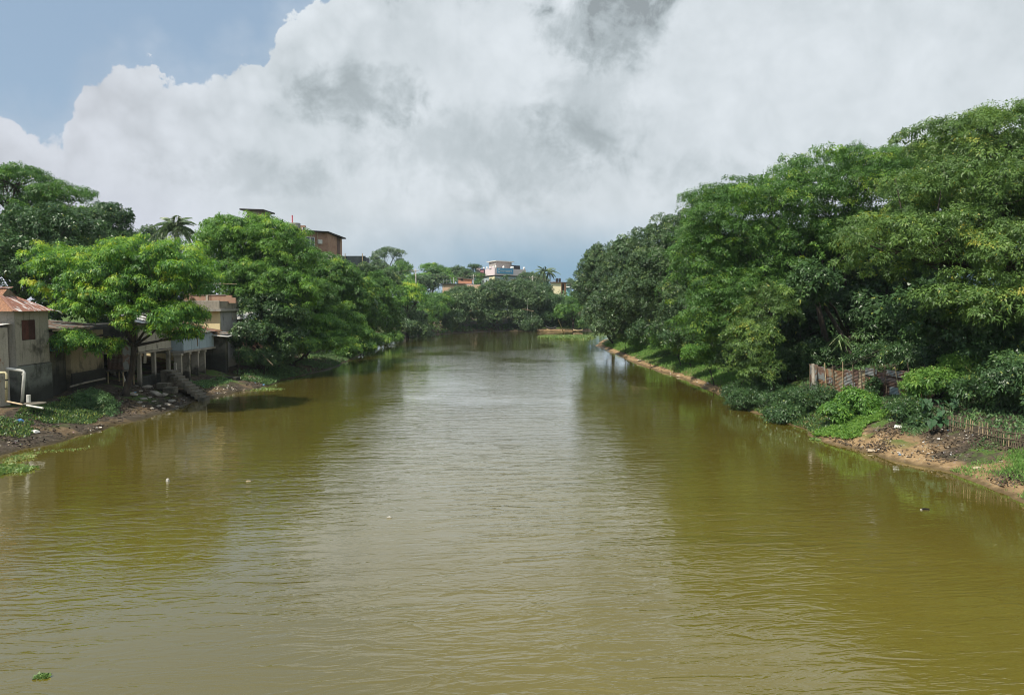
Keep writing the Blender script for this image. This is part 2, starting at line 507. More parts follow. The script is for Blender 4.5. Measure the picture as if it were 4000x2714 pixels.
def ground_material():
    m, t, bs = new_mat('bank_soil')
    p = pos(t)
    z = t.node('ShaderNodeSeparateXYZ', {0: p}).outputs[2]
    x = t.node('ShaderNodeSeparateXYZ', {0: p}).outputs[0]
    n1 = t.noise(p, 0.33, 6.0, 0.6, 0.4)
    n2 = t.noise(p, 2.6, 7.0, 0.65)
    n3 = t.noise(p, 13.0, 5.0, 0.65)
    dark = t.mix(t.smooth(n2, 0.3, 0.7), (0.035, 0.028, 0.021), (0.085, 0.068, 0.048))
    tan = t.mix(t.smooth(n2, 0.3, 0.7), (0.20, 0.130, 0.066), (0.34, 0.235, 0.125))
    grassy = t.mix(t.smooth(n3, 0.3, 0.7), (0.045, 0.085, 0.018), (0.095, 0.150, 0.030))
    # bare sandy mud on the right bank near the water, black rubbish soil above it
    right = t.smooth(x, 2.0, 10.0)
    bare = t.mul(t.smooth(n1, 0.44, 0.56), t.smooth(z, 1.25, 0.5))
    bare = t.math('MAXIMUM', bare, t.smooth(z, 0.42, 0.22))
    c_r = t.mix(bare, dark, tan)
    c_l = t.mix(t.mul(t.smooth(n1, 0.54, 0.62), 0.35), dark, tan)
    c = t.mix(right, c_l, c_r)
    c = t.mix(t.mul(t.smooth(t.noise(p, 0.5, 6.0, 0.6), 0.50, 0.60), t.smooth(z, 0.3, 0.7)), c, grassy)
    yy = t.node('ShaderNodeSeparateXYZ', {0: p}).outputs[1]
    turf = t.mul(t.mul(t.smooth(yy, 56, 66), right), t.mul(t.smooth(t.add(z, t.mul(t.sub(n1, 0.5), 1.4)), 0.35, 0.75), 0.9))
    c = t.mix(turf, c, grassy)
    c = t.mix(t.smooth(z, 3.2, 4.4), c, grassy)
    # flecks of litter and dry leaves
    v = t.node('ShaderNodeTexVoronoi', {'Vector': p, 'Scale': 5.5})
    fl = t.mul(t.smooth(v.outputs['Distance'], 0.26, 0.20), t.smooth(t.noise(p, 1.3, 3.0), 0.50, 0.62))
    c = t.mix(t.mul(fl, 0.7), c, t.mix(0.8, v.outputs['Color'], (0.30, 0.27, 0.22)))
    wet = t.smooth(t.add(z, t.mul(t.sub(n2, 0.5), 0.2)), 0.20, 0.02)
    c = t.mix(t.mul(wet, 0.65), c, (0.055, 0.043, 0.020))
    t.put(bs.inputs['Base Color'], c)
    t.put(bs.inputs['Roughness'], t.lin(wet, 0, 1, 0.95, 0.35))
    bs.inputs['Specular IOR Level'].default_value = 0.25
    bump(t, bs, t.add(t.mul(n2, 0.6), t.mul(n3, 0.6)), 0.12, 0.9)
    return m
M['soil'] = ground_material()
g_me = mesh_np('ground', np.stack([GX.ravel(), GY.ravel(), GZ], -1), gq, smooth=True)
ground = obj_from('ground', g_me, M['soil'])
tag(ground, kind='structure')

# ------------------------------------------------------------------ water
def water_material():
    m, t, bs = new_mat('river_water')
    p = pos(t)
    sp = t.node('ShaderNodeSeparateXYZ', {0: p})
    nb = t.noise(p, 0.05, 3.0, 0.5)
    c = t.mix(t.smooth(nb, 0.3, 0.7), (0.100, 0.081, 0.0140), (0.125, 0.104, 0.0185))
    t.put(bs.inputs['Base Color'], c)
    bs.inputs['IOR'].default_value = 1.40
    bs.inputs['Coat Weight'].default_value = 1.0
    bs.inputs['Coat IOR'].default_value = 1.40
    bs.inputs['Coat Roughness'].default_value = 0.03
    bs.inputs['Specular IOR Level'].default_value = 0.5
    bs.inputs['Roughness'].default_value = 0.03
    # ripples: long crests lying across the river, cat's paws that rough up patches
    sk = t.node('ShaderNodeCombineXYZ', {0: sp.outputs[0], 1: t.add(sp.outputs[1], t.mul(sp.outputs[0], -0.10)), 2: 0.0}).outputs[0]
    w1 = t.noise(t.vscale(sk, (0.50, 1.75, 1.0)), 1.0, 3.0, 0.55, 0.7)
    w1 = t.math('POWER', t.sub(1.0, t.math('ABSOLUTE', t.mul(t.sub(w1, 0.5), 2.6))), 1.4)
    w2 = t.noise(t.vscale(sk, (2.2, 5.4, 1.0)), 1.0, 3.0, 0.55, 0.5)
    w3 = t.noise(t.vscale(sk, (0.13, 0.50, 1.0)), 1.0, 2.0, 0.5, 0.8)
    calm = t.smooth(t.noise(t.vscale(p, (0.055, 0.040, 1.0)), 1.0, 3.0, 0.55, 0.6), 0.36, 0.62, 0.28, 1.0)
    edge = t.mul(t.smooth(sp.outputs[0], -24.5, -13.0), t.smooth(sp.outputs[0], 17.5, 9.0))
    edge = t.add(t.mul(edge, 0.7), 0.3)
    amp = t.mul(t.mul(calm, edge), t.smooth(sp.outputs[1], 22.0, 75.0, 1.0, 0.55))
    h = t.add(t.add(t.mul(w1, 0.024), t.mul(w2, 0.0115)), t.mul(w3, 0.055))
    b = t.node('ShaderNodeBump', {'Height': t.mul(h, amp), 'Distance': 1.0, 'Strength': 1.0})
    t.l.new(b.outputs[0], bs.inputs['Normal'])
    t.l.new(b.outputs[0], bs.inputs['Coat Normal'])
    return m
M['water'] = water_material()
wpts = []
wm = MB()
wx = [-60, 230]; wy = [-60, 280]
wm.poly([(wx[0], wy[0], 0), (wx[1], wy[0], 0), (wx[1], wy[1], 0), (wx[0], wy[1], 0)], [(0, 1, 2, 3)])
river = wm.build('river', M['water'])
tag(river, kind='structure')
# ------------------------------------------------------------------ foliage
def leaf_quads(C, A, N, L, W, droop=0.12):
    """rhombic leaves: base C, axis A, normal N"""
    A = A / (np.linalg.norm(A, axis=1, keepdims=True) + 1e-9)
    B = np.cross(N, A); B /= (np.linalg.norm(B, axis=1, keepdims=True) + 1e-9)
    L = np.asarray(L).reshape(-1, 1); W = np.asarray(W).reshape(-1, 1)
    tip = C + A * L; tip[:, 2] -= (L[:, 0] * droop)
    lo = C + A * L * 0.22
    V = np.stack([lo + B * W * 0.55, tip, lo - B * W * 0.55], 1).reshape(-1, 3)
    q = np.arange(len(V)).reshape(-1, 3)
    return V, q
def unit(v): return v / (np.linalg.norm(v, axis=1, keepdims=True) + 1e-9)

SPEC = {
    #        leaf mat       L     W    clump  flat  sprays/m2 of pad, leaflets, droop, flush, shell
    'rain':  dict(mat='leaf_rain',  L=.20, W=.085, cr=.80, flat=.36, dens=19, k=7, droop=.25, flush=.35, up=.66, gap=1.75),
    'olive': dict(mat='leaf_olive', L=.20, W=.085, cr=.82, flat=.36, dens=19, k=7, droop=.28, flush=.32, up=.66, gap=1.75),
    'flush': dict(mat='leaf_flush', L=.21, W=.085, cr=.64, flat=.38, dens=23, k=8, droop=.45, flush=.8, up=.85, gap=1.9),
    'dark':  dict(mat='leaf_dark',  L=.24, W=.13, cr=.70, flat=.75, dens=19, k=7, droop=.20, flush=.08, up=.45, gap=1.7),
    'grey':  dict(mat='leaf_grey',  L=.22, W=.14, cr=.66, flat=.75, dens=19, k=7, droop=.10, flush=.12, up=.50, gap=1.7),
    'bright':dict(mat='leaf_bright',L=.23, W=.10, cr=.72, flat=.50, dens=21, k=7, droop=.45, flush=.30, up=.70, gap=1.8),
    'airy':  dict(mat='leaf_rain',  L=.27, W=.10, cr=.85, flat=.30, dens=20, k=6, droop=.25, flush=.05, up=.75, gap=2.2),
    'bush':  dict(mat='leaf_bright',L=.17, W=.08, cr=.34, flat=.80, dens=55, k=7, droop=.10, flush=.25, up=.60, gap=1.6),
    'dbush': dict(mat='leaf_dark',  L=.15, W=.06, cr=.36, flat=.85, dens=60, k=7, droop=.25, flush=.10, up=.60, gap=1.6),
    'lbush': dict(mat='leaf_lime',  L=.20, W=.09, cr=.38, flat=.60, dens=50, k=7, droop=.30, flush=.25, up=.60, gap=1.6),
    'weed':  dict(mat='leaf_weed',  L=.15, W=.06, cr=.34, flat=.80, dens=60, k=7, droop=.20, flush=.15, up=.60, gap=1.6),
}
def crown(ells, sp, scale=1.0, rng=None, fill=0.35, sparse=1.0):
    """leaves for a crown whose outline is a union of ellipsoids (cx,cy,cz,rx,ry,rz);
    returns mesh data and the clump centres that twigs must reach"""
    rng = rng or RNG
    S = SPEC[sp]
    cr = S['cr'] * scale
    E = np.array(ells, float)
    clumps = []; outs = []; inner = []
    for j, (cx, cy, cz, rx, ry, rz) in enumerate(E):
        # the outline is the tips of the leaves: pull the clump centres in
        rx, ry, rz = (max(.45 * q, q - .55 * cr) for q in (rx, ry, rz))
        a, b, c = rx, ry, rz
        area = 4 * math.pi * (((a * b) ** 1.6 + (a * c) ** 1.6 + (b * c) ** 1.6) / 3) ** (1 / 1.6)
        n = max(4, int(area / (cr * cr * S['gap']) * sparse))
        d = unit(rng.normal(size=(n * 2, 3)))
        keep = rng.random(len(d)) < np.clip(0.62 + 0.5 * d[:, 2], 0.16, 1)
        d = d[keep][:n]
        bulge = 1.0 + 0.13 * np.sin(d[:, 0] * 5 + j) * np.cos(d[:, 1] * 4.3 + 2 * j) + 0.10 * np.sin(d[:, 2] * 7 + 3 * j)
        r = (np.where(rng.random(len(d)) < .14, rng.uniform(1.02, 1.22, len(d)), rng.uniform(0.70, 1.02, len(d))) * bulge)[:, None]
        r = np.minimum(r, 1.17)
        P = np.array([cx, cy, cz]) + d * r * np.array([rx, ry, rz])
        ni = int(len(d) * fill)
        di = unit(rng.normal(size=(ni, 3)))
        Pi = np.array([cx, cy, cz]) + di * rng.uniform(0.15, 0.7, (ni, 1)) * np.array([rx, ry, rz])
        allP = np.concatenate([P, Pi]); allD = np.concatenate([d, di])
        flag = np.concatenate([np.zeros(len(P)), np.ones(len(Pi))])
        ok = np.ones(len(allP), bool)
        for i2, (ex, ey, ez, qx, qy, qz) in enumerate(E):
            if i2 == j: continue
            q = ((allP[:, 0] - ex) / qx) ** 2 + ((allP[:, 1] - ey) / qy) ** 2 + ((allP[:, 2] - ez) / qz) ** 2
            ok &= ~((q < 0.42) & (rng.random(len(allP)) < 0.8))
        clumps.append(allP[ok]); outs.append(allD[ok] / np.array([rx, ry, rz]) * min(rx, ry, rz)); inner.append(flag[ok])
        outs[-1] = unit((allD / np.array([rx, ry, rz]))[ok])
    P = np.concatenate(clumps); D = np.concatenate(outs); I = np.concatenate(inner)
    g = P[:, 2] > 0.15
    P, D, I = P[g], D[g], I[g]
    nc = len(P)
    R = cr * np.exp(rng.normal(-.08, .30, nc))
    lsz = np.exp(rng.normal(0, .20, nc))
    tone = rng.normal(0.0, 0.13, nc)
    npad = np.maximum(3, (S['dens'] / (scale * scale) * R * R * 2.0).astype(int))
    npad = np.where(I > 0, (npad * 0.6).astype(int) + 2, npad)
    ci = np.repeat(np.arange(nc), npad)
    m = len(ci)
    up = np.array([0, 0, 1.0])
    axis = unit(D * (1 - S['up']) + up * S['up'] + rng.normal(0, .16, (nc, 3)))
    e = unit(np.cross(axis, rng.normal(size=(nc, 3))))
    f = np.cross(axis, e)
    # sprays sit on the upper dome of each flattened clump
    h = unit(rng.normal(size=(m, 3)))
    h[:, 2] = np.where(rng.random(m) < 0.80, np.abs(h[:, 2]), h[:, 2])
    rr = rng.uniform(0.55, 1.05, m)[:, None]
    loc = h * rr
    C = P[ci] + (R[ci][:, None]) * (loc[:, :1] * e[ci] + loc[:, 1:2] * f[ci] + S['flat'] * loc[:, 2:3] * axis[ci])
    outv = unit(loc[:, :1] * e[ci] + loc[:, 1:2] * f[ci] + 0.75 * loc[:, 2:3] * axis[ci])
    k = S['k']
    si = np.repeat(np.arange(m), k)
    n = len(si)
    kk = np.tile(np.arange(k), m)
    tang = unit(np.cross(outv, rng.normal(size=(m, 3))))
    bit = np.cross(outv, tang)
    ang = kk * (2 * math.pi / k) + rng.uniform(0, 2 * math.pi, m)[si]
    rad_dir = np.cos(ang)[:, None] * tang[si] + np.sin(ang)[:, None] * bit[si]
    A = unit(rad_dir * 0.9 + outv[si] * 0.45 + rng.normal(0, .22, (n, 3)))
    A[:, 2] -= S['droop'] * 0.8
    A = unit(A)
    Nn = unit(outv[si] * 0.8 + up * 0.5 + rng.normal(0, .30, (n, 3)))
    L = S['L'] * scale * rng.uniform(0.65, 1.25, n) * lsz[ci][si]
    W = S['W'] * scale * rng.uniform(0.75, 1.2, n) * lsz[ci][si]
    base = C[si] + A * (0.12 * scale * rng.random((n, 1)))
    V, q = leaf_quads(base, A, Nn, L, W, S['droop'])
    # young shoots are yellower: they sit at the outer tips of some clumps
    young = (rng.random(nc) < S['flush']) * (I < 0.5)
    tip = np.clip(loc[:, 2] * 1.2, 0, 1) * young[ci] * rng.uniform(0.15, 0.60, nc)[ci]
    tint = 0.36 + tone[ci][si] + tip[si] + rng.normal(0, 0.10, n)
    tint = np.where(rng.random(n) < 0.010, 0.97, tint)
    return V, q, np.clip(tint, 0.0, 1.0), P

def branch_lines(base, ells, P, r0, rng, n_twig=60, lean=None):
    """trunk polyline, limbs to every lobe of the crown and twigs on to the clumps"""
    base = np.array(base, float)
    E = np.array(ells, float)
    cen = E[:, :3].mean(0)
    low = (E[:, 2] - E[:, 5]).min()
    topz = E[:, 2].max()
    fork_z = max(base[2] + 0.28 * (topz - base[2]), min(low + 0.3, base[2] + 0.5 * (topz - base[2])))
    fk = base * 0.62 + cen * 0.38; fk[2] = fork_z
    if lean is not None: fk = np.array(lean, float)
    mid = (base + fk) / 2 + rng.normal(0, 0.12, 3) * np.array([1, 1, 0])
    trunk = [(base + np.array([0, 0, -0.4]), r0 * 1.45), (base + np.array([0, 0, 0.35]), r0 * 1.1), (mid, r0 * 0.92), (fk, r0 * 0.8)]
    limbs = []; hubs = []
    for (cx, cy, cz, rx, ry, rz) in E:
        c = np.array([cx, cy, cz - 0.25 * rz])
        m1 = fk * 0.55 + c * 0.45 + np.array([0, 0, 0.10 * np.linalg.norm(c - fk)]) + rng.normal(0, .25, 3)
        limbs.append([(fk - np.array([0, 0, 0.2]), r0 * 0.55), (m1, r0 * 0.36), (c, r0 * 0.2)])
        hubs.append((m1, c))
    nt_ = min(n_twig, len(P))
    pick = rng.choice(len(P), nt_, replace=False) if nt_ else []
    C = np.array([h[1] for h in hubs]); M1 = np.array([h[0] for h in hubs])
    for i in pick:
        j = int(np.argmin(np.linalg.norm(C - P[i], axis=1)))
        s = C[j] if rng.random() < 0.6 else M1[j]
        w = (s + P[i]) / 2 + rng.normal(0, .18, 3); w[2] -= 0.06 * np.linalg.norm(P[i] - s)
        limbs.append([(s, r0 * 0.16), (w, r0 * 0.10), (P[i], 0.012)])
    return trunk, limbs

TREE_TRIS = [0]
def tree(name, label, sp, base, ells, r0=0.28, scale=1.0, seed=1, cat='tree', group=None, twigs=70, lean=None,
         bark='bark', fill=0.35, sparse=1.0, mat=None, stem_name='trunk', crown_name='crown'):
    rng = np.random.default_rng(seed)
    base = np.array(base, float)
    V, q, tint, P = crown(ells, sp, scale, rng, fill, sparse)
    TREE_TRIS[0] += len(q)
    root = empty(name, label, cat, tuple(base), group)
    obj_from(crown_name, mesh_np(crown_name, V, tris=q, tint=tint), M[mat or SPEC[sp]['mat']], root)
    tr, limbs = branch_lines(base, ells, P, r0, rng, twigs, lean)
    mb = MB()
    mb.tube([p for p, r in tr], [r for p, r in tr], 8)
    mb.build(stem_name, M[bark], root, smooth=True)
    if limbs:
        mb = MB()
        for l in limbs: mb.tube([p for p, r in l], [r for p, r in l], 5)
        mb.build('branches', M[bark], root, smooth=True)
    return root
def copy_tree(src, label, loc, rotz=0.0, scl=1.0, sclz=None, group=None):
    r = src.copy(); COL.objects.link(r)
    r.location = loc; r.rotation_euler = (0, 0, rotz); r.scale = (scl, scl, sclz or scl)
    r['label'] = label
    if group: r['group'] = group
    for ch in src.children:
        c = ch.copy(); COL.objects.link(c); c.parent = r
        c.location = ch.location
    return r
def EL(*rows):
    """crown lobes given by where they are seen: (u, v, distance, half width px, half height px, half depth m)"""
    out = []
    for (u, v, Y, ru, rv, ry) in rows:
        p = U(u, v, Y)
        out.append((p[0], p[1], p[2], ru * Y / F, ry, rv * Y / F))
    return out
def GB(x, y): return (x, y, gz(x, y))
# ------------------------------------------------------------------ trees on the right bank
GR = 'trees along the right bank'
tree('rain_tree', 'huge umbrella shaped tree filling the right edge of the picture', 'olive', GB(32, 49),
     EL((3960, 560, 48, 420, 160, 5.5), (4350, 520, 49, 330, 190, 5.5), (3880, 760, 46, 440, 150, 5), (3620, 960, 44, 380, 150, 4), (3960, 1010, 42, 330, 150, 4),
        (4250, 850, 46, 260, 260, 4), (3950, 1190, 41, 300, 110, 3)), 0.55, seed=21, group=GR, twigs=120)
tree('rain_tree', 'broad spreading tree with yellow green shoots along the skyline over the tin fence', 'rain', GB(26, 60),
     EL((3000, 800, 64, 310, 130, 5), (3330, 720, 65, 350, 145, 5.5), (3640, 690, 67, 270, 135, 5), (2810, 890, 62, 180, 165, 4),
        (3380, 890, 64, 220, 90, 3.5), (3080, 930, 63, 200, 90, 3.5), (3220, 1000, 66, 160, 80, 3)), 0.26, seed=22, group=GR, twigs=120, lean=U(3180, 1130, 63), bark='bark')
tree('rain_tree', 'tall green tree hanging down to the grass bank in the middle of the right row', 'rain', GB(22, 66),
     EL((2790, 1040, 64, 210, 200, 4), (2880, 1200, 60, 220, 170, 3.5), (2780, 1280, 66, 165, 105, 3), (2980, 1060, 62, 190, 160, 3.5)), 0.35, seed=23, group=GR, fill=.5)
tree('feathery_tree', 'yellowish drooping tree just left of the dark hollow under the right canopy', 'olive', GB(20.2, 57),
     EL((2930, 1330, 56, 110, 130, 2.2), (3010, 1200, 57, 120, 110, 2.4), (2980, 1440, 55, 90, 60, 1.6)), 0.18, scale=.85, seed=24, group=GR)
tree('dark_tree', 'dark leafy tree in deep shade behind the rusty tin fence', 'dark', GB(28, 62),
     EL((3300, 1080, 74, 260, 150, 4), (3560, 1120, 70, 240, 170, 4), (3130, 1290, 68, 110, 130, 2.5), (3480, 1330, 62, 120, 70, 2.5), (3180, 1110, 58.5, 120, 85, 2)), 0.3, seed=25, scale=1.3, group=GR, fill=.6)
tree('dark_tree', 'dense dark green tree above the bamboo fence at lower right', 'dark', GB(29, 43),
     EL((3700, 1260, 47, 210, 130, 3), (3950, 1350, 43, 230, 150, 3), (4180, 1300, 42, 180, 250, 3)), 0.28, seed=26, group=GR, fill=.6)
tree('leafy_tree', 'dark round leaved tree between the tall canopy and the small areca palm', 'grey', GB(23, 90),
     EL((2640, 970, 91, 160, 135, 4.5), (2590, 1120, 87, 155, 145, 4), (2690, 1240, 82, 135, 120, 3.5)), 0.33, seed=27, group=GR, fill=.5)
tree('leafy_tree', 'bushy green tree second from the far tip of the right row', 'grey', GB(22, 112),
     EL((2470, 1040, 113, 125, 115, 4.5), (2510, 1170, 105, 125, 115, 4), (2420, 1200, 108, 105, 105, 3.5)), 0.32, seed=28, scale=1.15, group=GR, fill=.5)
tree('leafy_tree', 'round tree at the far tip of the right row leaning over the water', 'grey', GB(18.5, 134),
     EL((2355, 1030, 134, 85, 85, 4), (2320, 1130, 132, 85, 100, 4), (2360, 1235, 126, 80, 85, 3)), 0.3, seed=29, scale=1.3, group=GR, fill=.5)
tree('leafy_tree', 'green tree dipping its branches in the water at the end of the right bank', 'bright', GB(17.5, 128),
     EL((2320, 1220, 128, 45, 70, 2.5), (2300, 1130, 136, 50, 60, 3), (2345, 1280, 122, 35, 45, 2)), 0.18, seed=30, scale=1.2, group=GR, mat='leaf_grey')
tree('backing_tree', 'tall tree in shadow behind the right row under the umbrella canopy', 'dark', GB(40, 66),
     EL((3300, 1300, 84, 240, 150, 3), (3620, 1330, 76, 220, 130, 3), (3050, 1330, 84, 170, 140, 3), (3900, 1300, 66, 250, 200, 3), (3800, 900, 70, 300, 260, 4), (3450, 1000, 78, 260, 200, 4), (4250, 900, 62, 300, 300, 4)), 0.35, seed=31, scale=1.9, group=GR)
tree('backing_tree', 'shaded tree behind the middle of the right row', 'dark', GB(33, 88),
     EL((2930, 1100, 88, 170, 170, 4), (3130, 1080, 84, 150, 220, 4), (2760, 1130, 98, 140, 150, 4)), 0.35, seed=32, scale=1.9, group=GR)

# ------------------------------------------------------------------ trees on the left bank
GL = 'trees along the left bank'
tree('flame_tree', 'wide tree with yellow green shoots standing in front of the stilt houses', 'flush', GB(-28.6, 54.5),
     EL((330, 1060, 55, 210, 105, 3.5), (560, 1020, 54.5, 240, 100, 3.8), (730, 1080, 54, 140, 100, 3), (400, 1180, 53, 200, 85, 2.8), (290, 1330, 52, 105, 55, 2.0), (500, 1110, 54, 260, 95, 3.5),
        (630, 1240, 53, 190, 90, 2.8), (712, 1300, 53, 80, 50, 1.6), (210, 1010, 56, 105, 70, 2.6), (390, 1350, 52.5, 90, 45, 1.6)), 0.24, seed=41, group=GL, twigs=110, lean=U(525, 1340, 54.3), fill=.3)
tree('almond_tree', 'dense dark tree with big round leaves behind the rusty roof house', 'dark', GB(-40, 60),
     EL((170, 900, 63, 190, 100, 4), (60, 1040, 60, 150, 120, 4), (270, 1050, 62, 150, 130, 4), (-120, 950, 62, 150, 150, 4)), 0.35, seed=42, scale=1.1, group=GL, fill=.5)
tree('feathery_tree', 'tall airy tree with bare limbs showing at the top left corner of the skyline', 'airy', GB(-53, 78),
     EL((60, 710, 78, 170, 60, 5), (220, 760, 77, 120, 50, 4), (310, 830, 76, 60, 35, 3), (-120, 720, 79, 150, 90, 5), (120, 800, 78, 140, 50, 4)), 0.4, seed=43, group=GL, twigs=110, fill=.12, sparse=.85)
tree('leafy_tree', 'dark upright tree standing left of the coconut palm', 'dark', GB(-40, 74),
     EL((420, 860, 74, 75, 70, 3), (440, 970, 73, 80, 100, 3.5), (370, 980, 74, 80, 100, 3.5)), 0.28, seed=44, group=GL, fill=.5)
tree('leafy_tree', 'big bright green tree in front of the brick apartment block', 'bright', GB(-29.8, 79.5),
     EL((1000, 930, 82, 190, 90, 4.5), (880, 1010, 80, 110, 130, 4), (1120, 1015, 82, 130, 105, 4), (960, 1100, 79, 130, 100, 3.5), (1110, 1130, 80, 150, 110, 4), (880, 880, 81, 80, 45, 3)),
     0.27, seed=45, group=GL, lean=U(905, 1130, 80), twigs=110)
tree('leafy_tree', 'green tree sloping down to the water right of the brick apartment block', 'bright', GB(-25.8, 92),
     EL((1280, 1075, 94, 125, 80, 4), (1210, 1180, 90, 130, 110, 4), (1370, 1150, 97, 110, 110, 4), (1300, 1260, 90, 120, 90, 3.5)), 0.27, seed=46, group=GL, scale=1.05, fill=.5, mat='leaf_rain')
tree('leafy_tree', 'low tree drooping over the left waterline beyond the stairs', 'bright', GB(-24.8, 84),
     EL((1290, 1330, 83, 110, 45, 2.5), (1180, 1350, 80, 90, 45, 2.5), (1390, 1290, 90, 70, 60, 2.5), (1230, 1270, 84, 120, 50, 2.5)), 0.15, seed=47, group=GL, fill=.4)
tree('dark_tree', 'dark shaded tree between the concrete house and the drooping tree', 'dark', GB(-26.5, 77),
     EL((1060, 1220, 78, 130, 70, 3), (1000, 1310, 76, 90, 60, 2.5), (1110, 1320, 78, 90, 70, 2.5)), 0.2, seed=48, group=GL, fill=.5)
tree('leafy_tree', 'bank tree with broad dark leaves where the left shore bends away', 'dark', GB(-27, 122),
     EL((1470, 1150, 124, 90, 80, 4), (1440, 1240, 118, 80, 70, 3.5), (1510, 1230, 128, 60, 70, 3.5)), 0.25, seed=49, group=GL, scale=1.2, fill=.5, mat='leaf_rain')
tree('leafy_tree', 'small green tree behind the left shore just past the black screen', 'grey', GB(-34, 146),
     EL((1500, 1100, 150, 70, 50, 4), (1420, 1090, 145, 60, 60, 4)), 0.25, seed=50, group=GL, scale=1.4)
tree('distant_tree', 'grey green tree between the dark upright tree and the coconut palm', 'grey', GB(-55, 112),
     EL((570, 960, 112, 80, 60, 4), (650, 1000, 112, 60, 60, 4), (520, 1020, 110, 60, 60, 4), (760, 1050, 110, 70, 70, 4)), 0.3, seed=51, group=GL, scale=1.4)
tree('mango_sapling', 'slender sapling with narrow pale leaves beside the lean-to shed', 'dark', GB(-26.8, 72),
     EL((925, 1310, 71.5, 28, 35, .8), (950, 1290, 72, 25, 30, .8)), 0.04, seed=52, cat='sapling', twigs=16, mat='leaf_grey')

# ------------------------------------------------------------------ trees round the far bend
GF = 'trees on the far bend'
def far(name, label, sp, seed, *rows, **kw):
    e = EL(*rows)
    x, y = e[0][0], e[0][1]
    return tree(name, label, sp, (x, y, gz(x, y)), e, kw.pop('r0', .3), scale=kw.pop('scale', 1.7), seed=seed, group=GF, twigs=25, **kw)
far('feathery_tree', 'yellow green flat topped tree above the bare patch of far left shore', 'olive', 61, (1590, 1130, 168, 85, 35, 5), (1640, 1160, 166, 50, 30, 4), (1560, 1180, 165, 60, 30, 4), mat='leaf_flush')
far('leafy_tree', 'dark tree under the yellow green one where shore turns', 'grey', 62, (1540, 1240, 165, 60, 45, 4), (1600, 1250, 172, 70, 40, 4))
far('leafy_tree', 'shore tree with paler leaves left of the dark hollow on the bend', 'rain', 63, (1690, 1210, 184, 65, 50, 5), (1660, 1250, 180, 50, 35, 4), (1715, 1175, 190, 60, 38, 5))
far('leafy_tree', 'broad dark tree left of centre on the far bend', 'grey', 64, (1790, 1200, 200, 85, 62, 6), (1800, 1152, 206, 70, 32, 5), (1760, 1250, 194, 60, 35, 4))
far('leafy_tree', 'broad dark tree below the blue and pink building', 'grey', 65, (1930, 1170, 208, 90, 70, 6), (1960, 1128, 214, 80, 32, 5), (1900, 1240, 204, 70, 40, 4))
far('leafy_tree', 'dark tree right of centre above the dry far beach', 'grey', 66, (2060, 1170, 212, 85, 65, 6), (2030, 1126, 216, 70, 28, 5), (2040, 1240, 209, 60, 40, 4))
far('leafy_tree', 'dark tree below the small yellow house with water tanks', 'dark', 67, (2170, 1205, 216, 75, 55, 5), (2115, 1150, 224, 55, 34, 5), (2140, 1240, 212, 50, 35, 4))
far('leafy_tree', 'drooping tree over the far beach beside the right row', 'bright', 68, (2240, 1200, 205, 60, 45, 4), (2200, 1225, 210, 50, 40, 4), (2280, 1165, 206, 45, 40, 4), mat='leaf_rain')
far('shore_bush', 'round dark bush at the left end of the dry far beach', 'grey', 69, (2080, 1265, 204, 36, 28, 3), (2050, 1272, 203, 30, 22, 3), r0=.1)
far('shore_bush', 'dark bush sloping to the water left of the far bend hollow', 'grey', 70, (1640, 1290, 166, 55, 28, 3), (1600, 1275, 162, 45, 28, 3), (1670, 1305, 168, 30, 18, 2), r0=.1)
far('shore_bush', 'mid green bush on the left shore before the bend', 'bright', 71, (1510, 1320, 136, 50, 28, 3), (1450, 1330, 130, 45, 32, 3), (1550, 1310, 145, 30, 25, 2), r0=.1, scale=1.2, mat='leaf_rain')
far('hedge_bush', 'low green slope bush under the grey hut right of the beach', 'bright', 72, (2240, 1255, 214, 45, 25, 3), (2280, 1260, 205, 35, 25, 3), r0=.1, mat='leaf_rain')
GBK = 'trees beyond the far bend'
def back(name, label, sp, seed, *rows, **kw):
    e = EL(*rows)
    x, y = e[0][0], e[0][1]
    return tree(name, label, sp, (x, y, gz(x, y)), e, .4, scale=kw.pop('scale', 2.2), seed=seed, group=GBK, twigs=30, **kw)
back('eucalyptus_tree', 'tall open grey green tree standing highest on the far skyline', 'airy', 81, (1500, 985, 280, 40, 28, 5), (1545, 990, 282, 38, 25, 5), (1475, 1015, 280, 30, 22, 4), (1560, 1020, 280, 28, 18, 4), mat='leaf_grey', sparse=.8)
back('distant_tree', 'dark round tree below the tall open tree on the skyline', 'grey', 82, (1480, 1060, 262, 55, 45, 6), (1530, 1090, 258, 50, 35, 5))
back('distant_tree', 'light green dome shaped tree left of the near power pole', 'bright', 83, (1570, 1060, 255, 55, 38, 6), (1560, 1110, 248, 60, 35, 5), mat='leaf_rain')
back('distant_tree', 'pale hazy tree right of the near power pole', 'bright', 84, (1680, 1050, 330, 45, 28, 6), (1730, 1070, 335, 40, 28, 6), (1650, 1090, 320, 50, 28, 6), (1745, 1090, 330, 35, 25, 5))
back('distant_tree', 'green tree just left of the orange house', 'grey', 85, (1700, 1100, 270, 60, 32, 6), (1640, 1110, 262, 50, 32, 6))
back('distant_tree', 'dark flat crowned tree at the left corner of the blue building', 'airy', 86, (1850, 1042, 345, 32, 12, 5), (1830, 1060, 345, 40, 14, 5), (1860, 1075, 340, 28, 20, 4), mat='leaf_dark')
back('distant_tree', 'green tree behind the orange house roof', 'grey', 87, (1790, 1065, 350, 40, 25, 6), (1820, 1085, 345, 45, 22, 6))
back('distant_tree', 'slim tree in front of the left corner of the blue building', 'airy', 88, (1873, 1085, 300, 18, 26, 3), (1870, 1110, 298, 20, 22, 3))
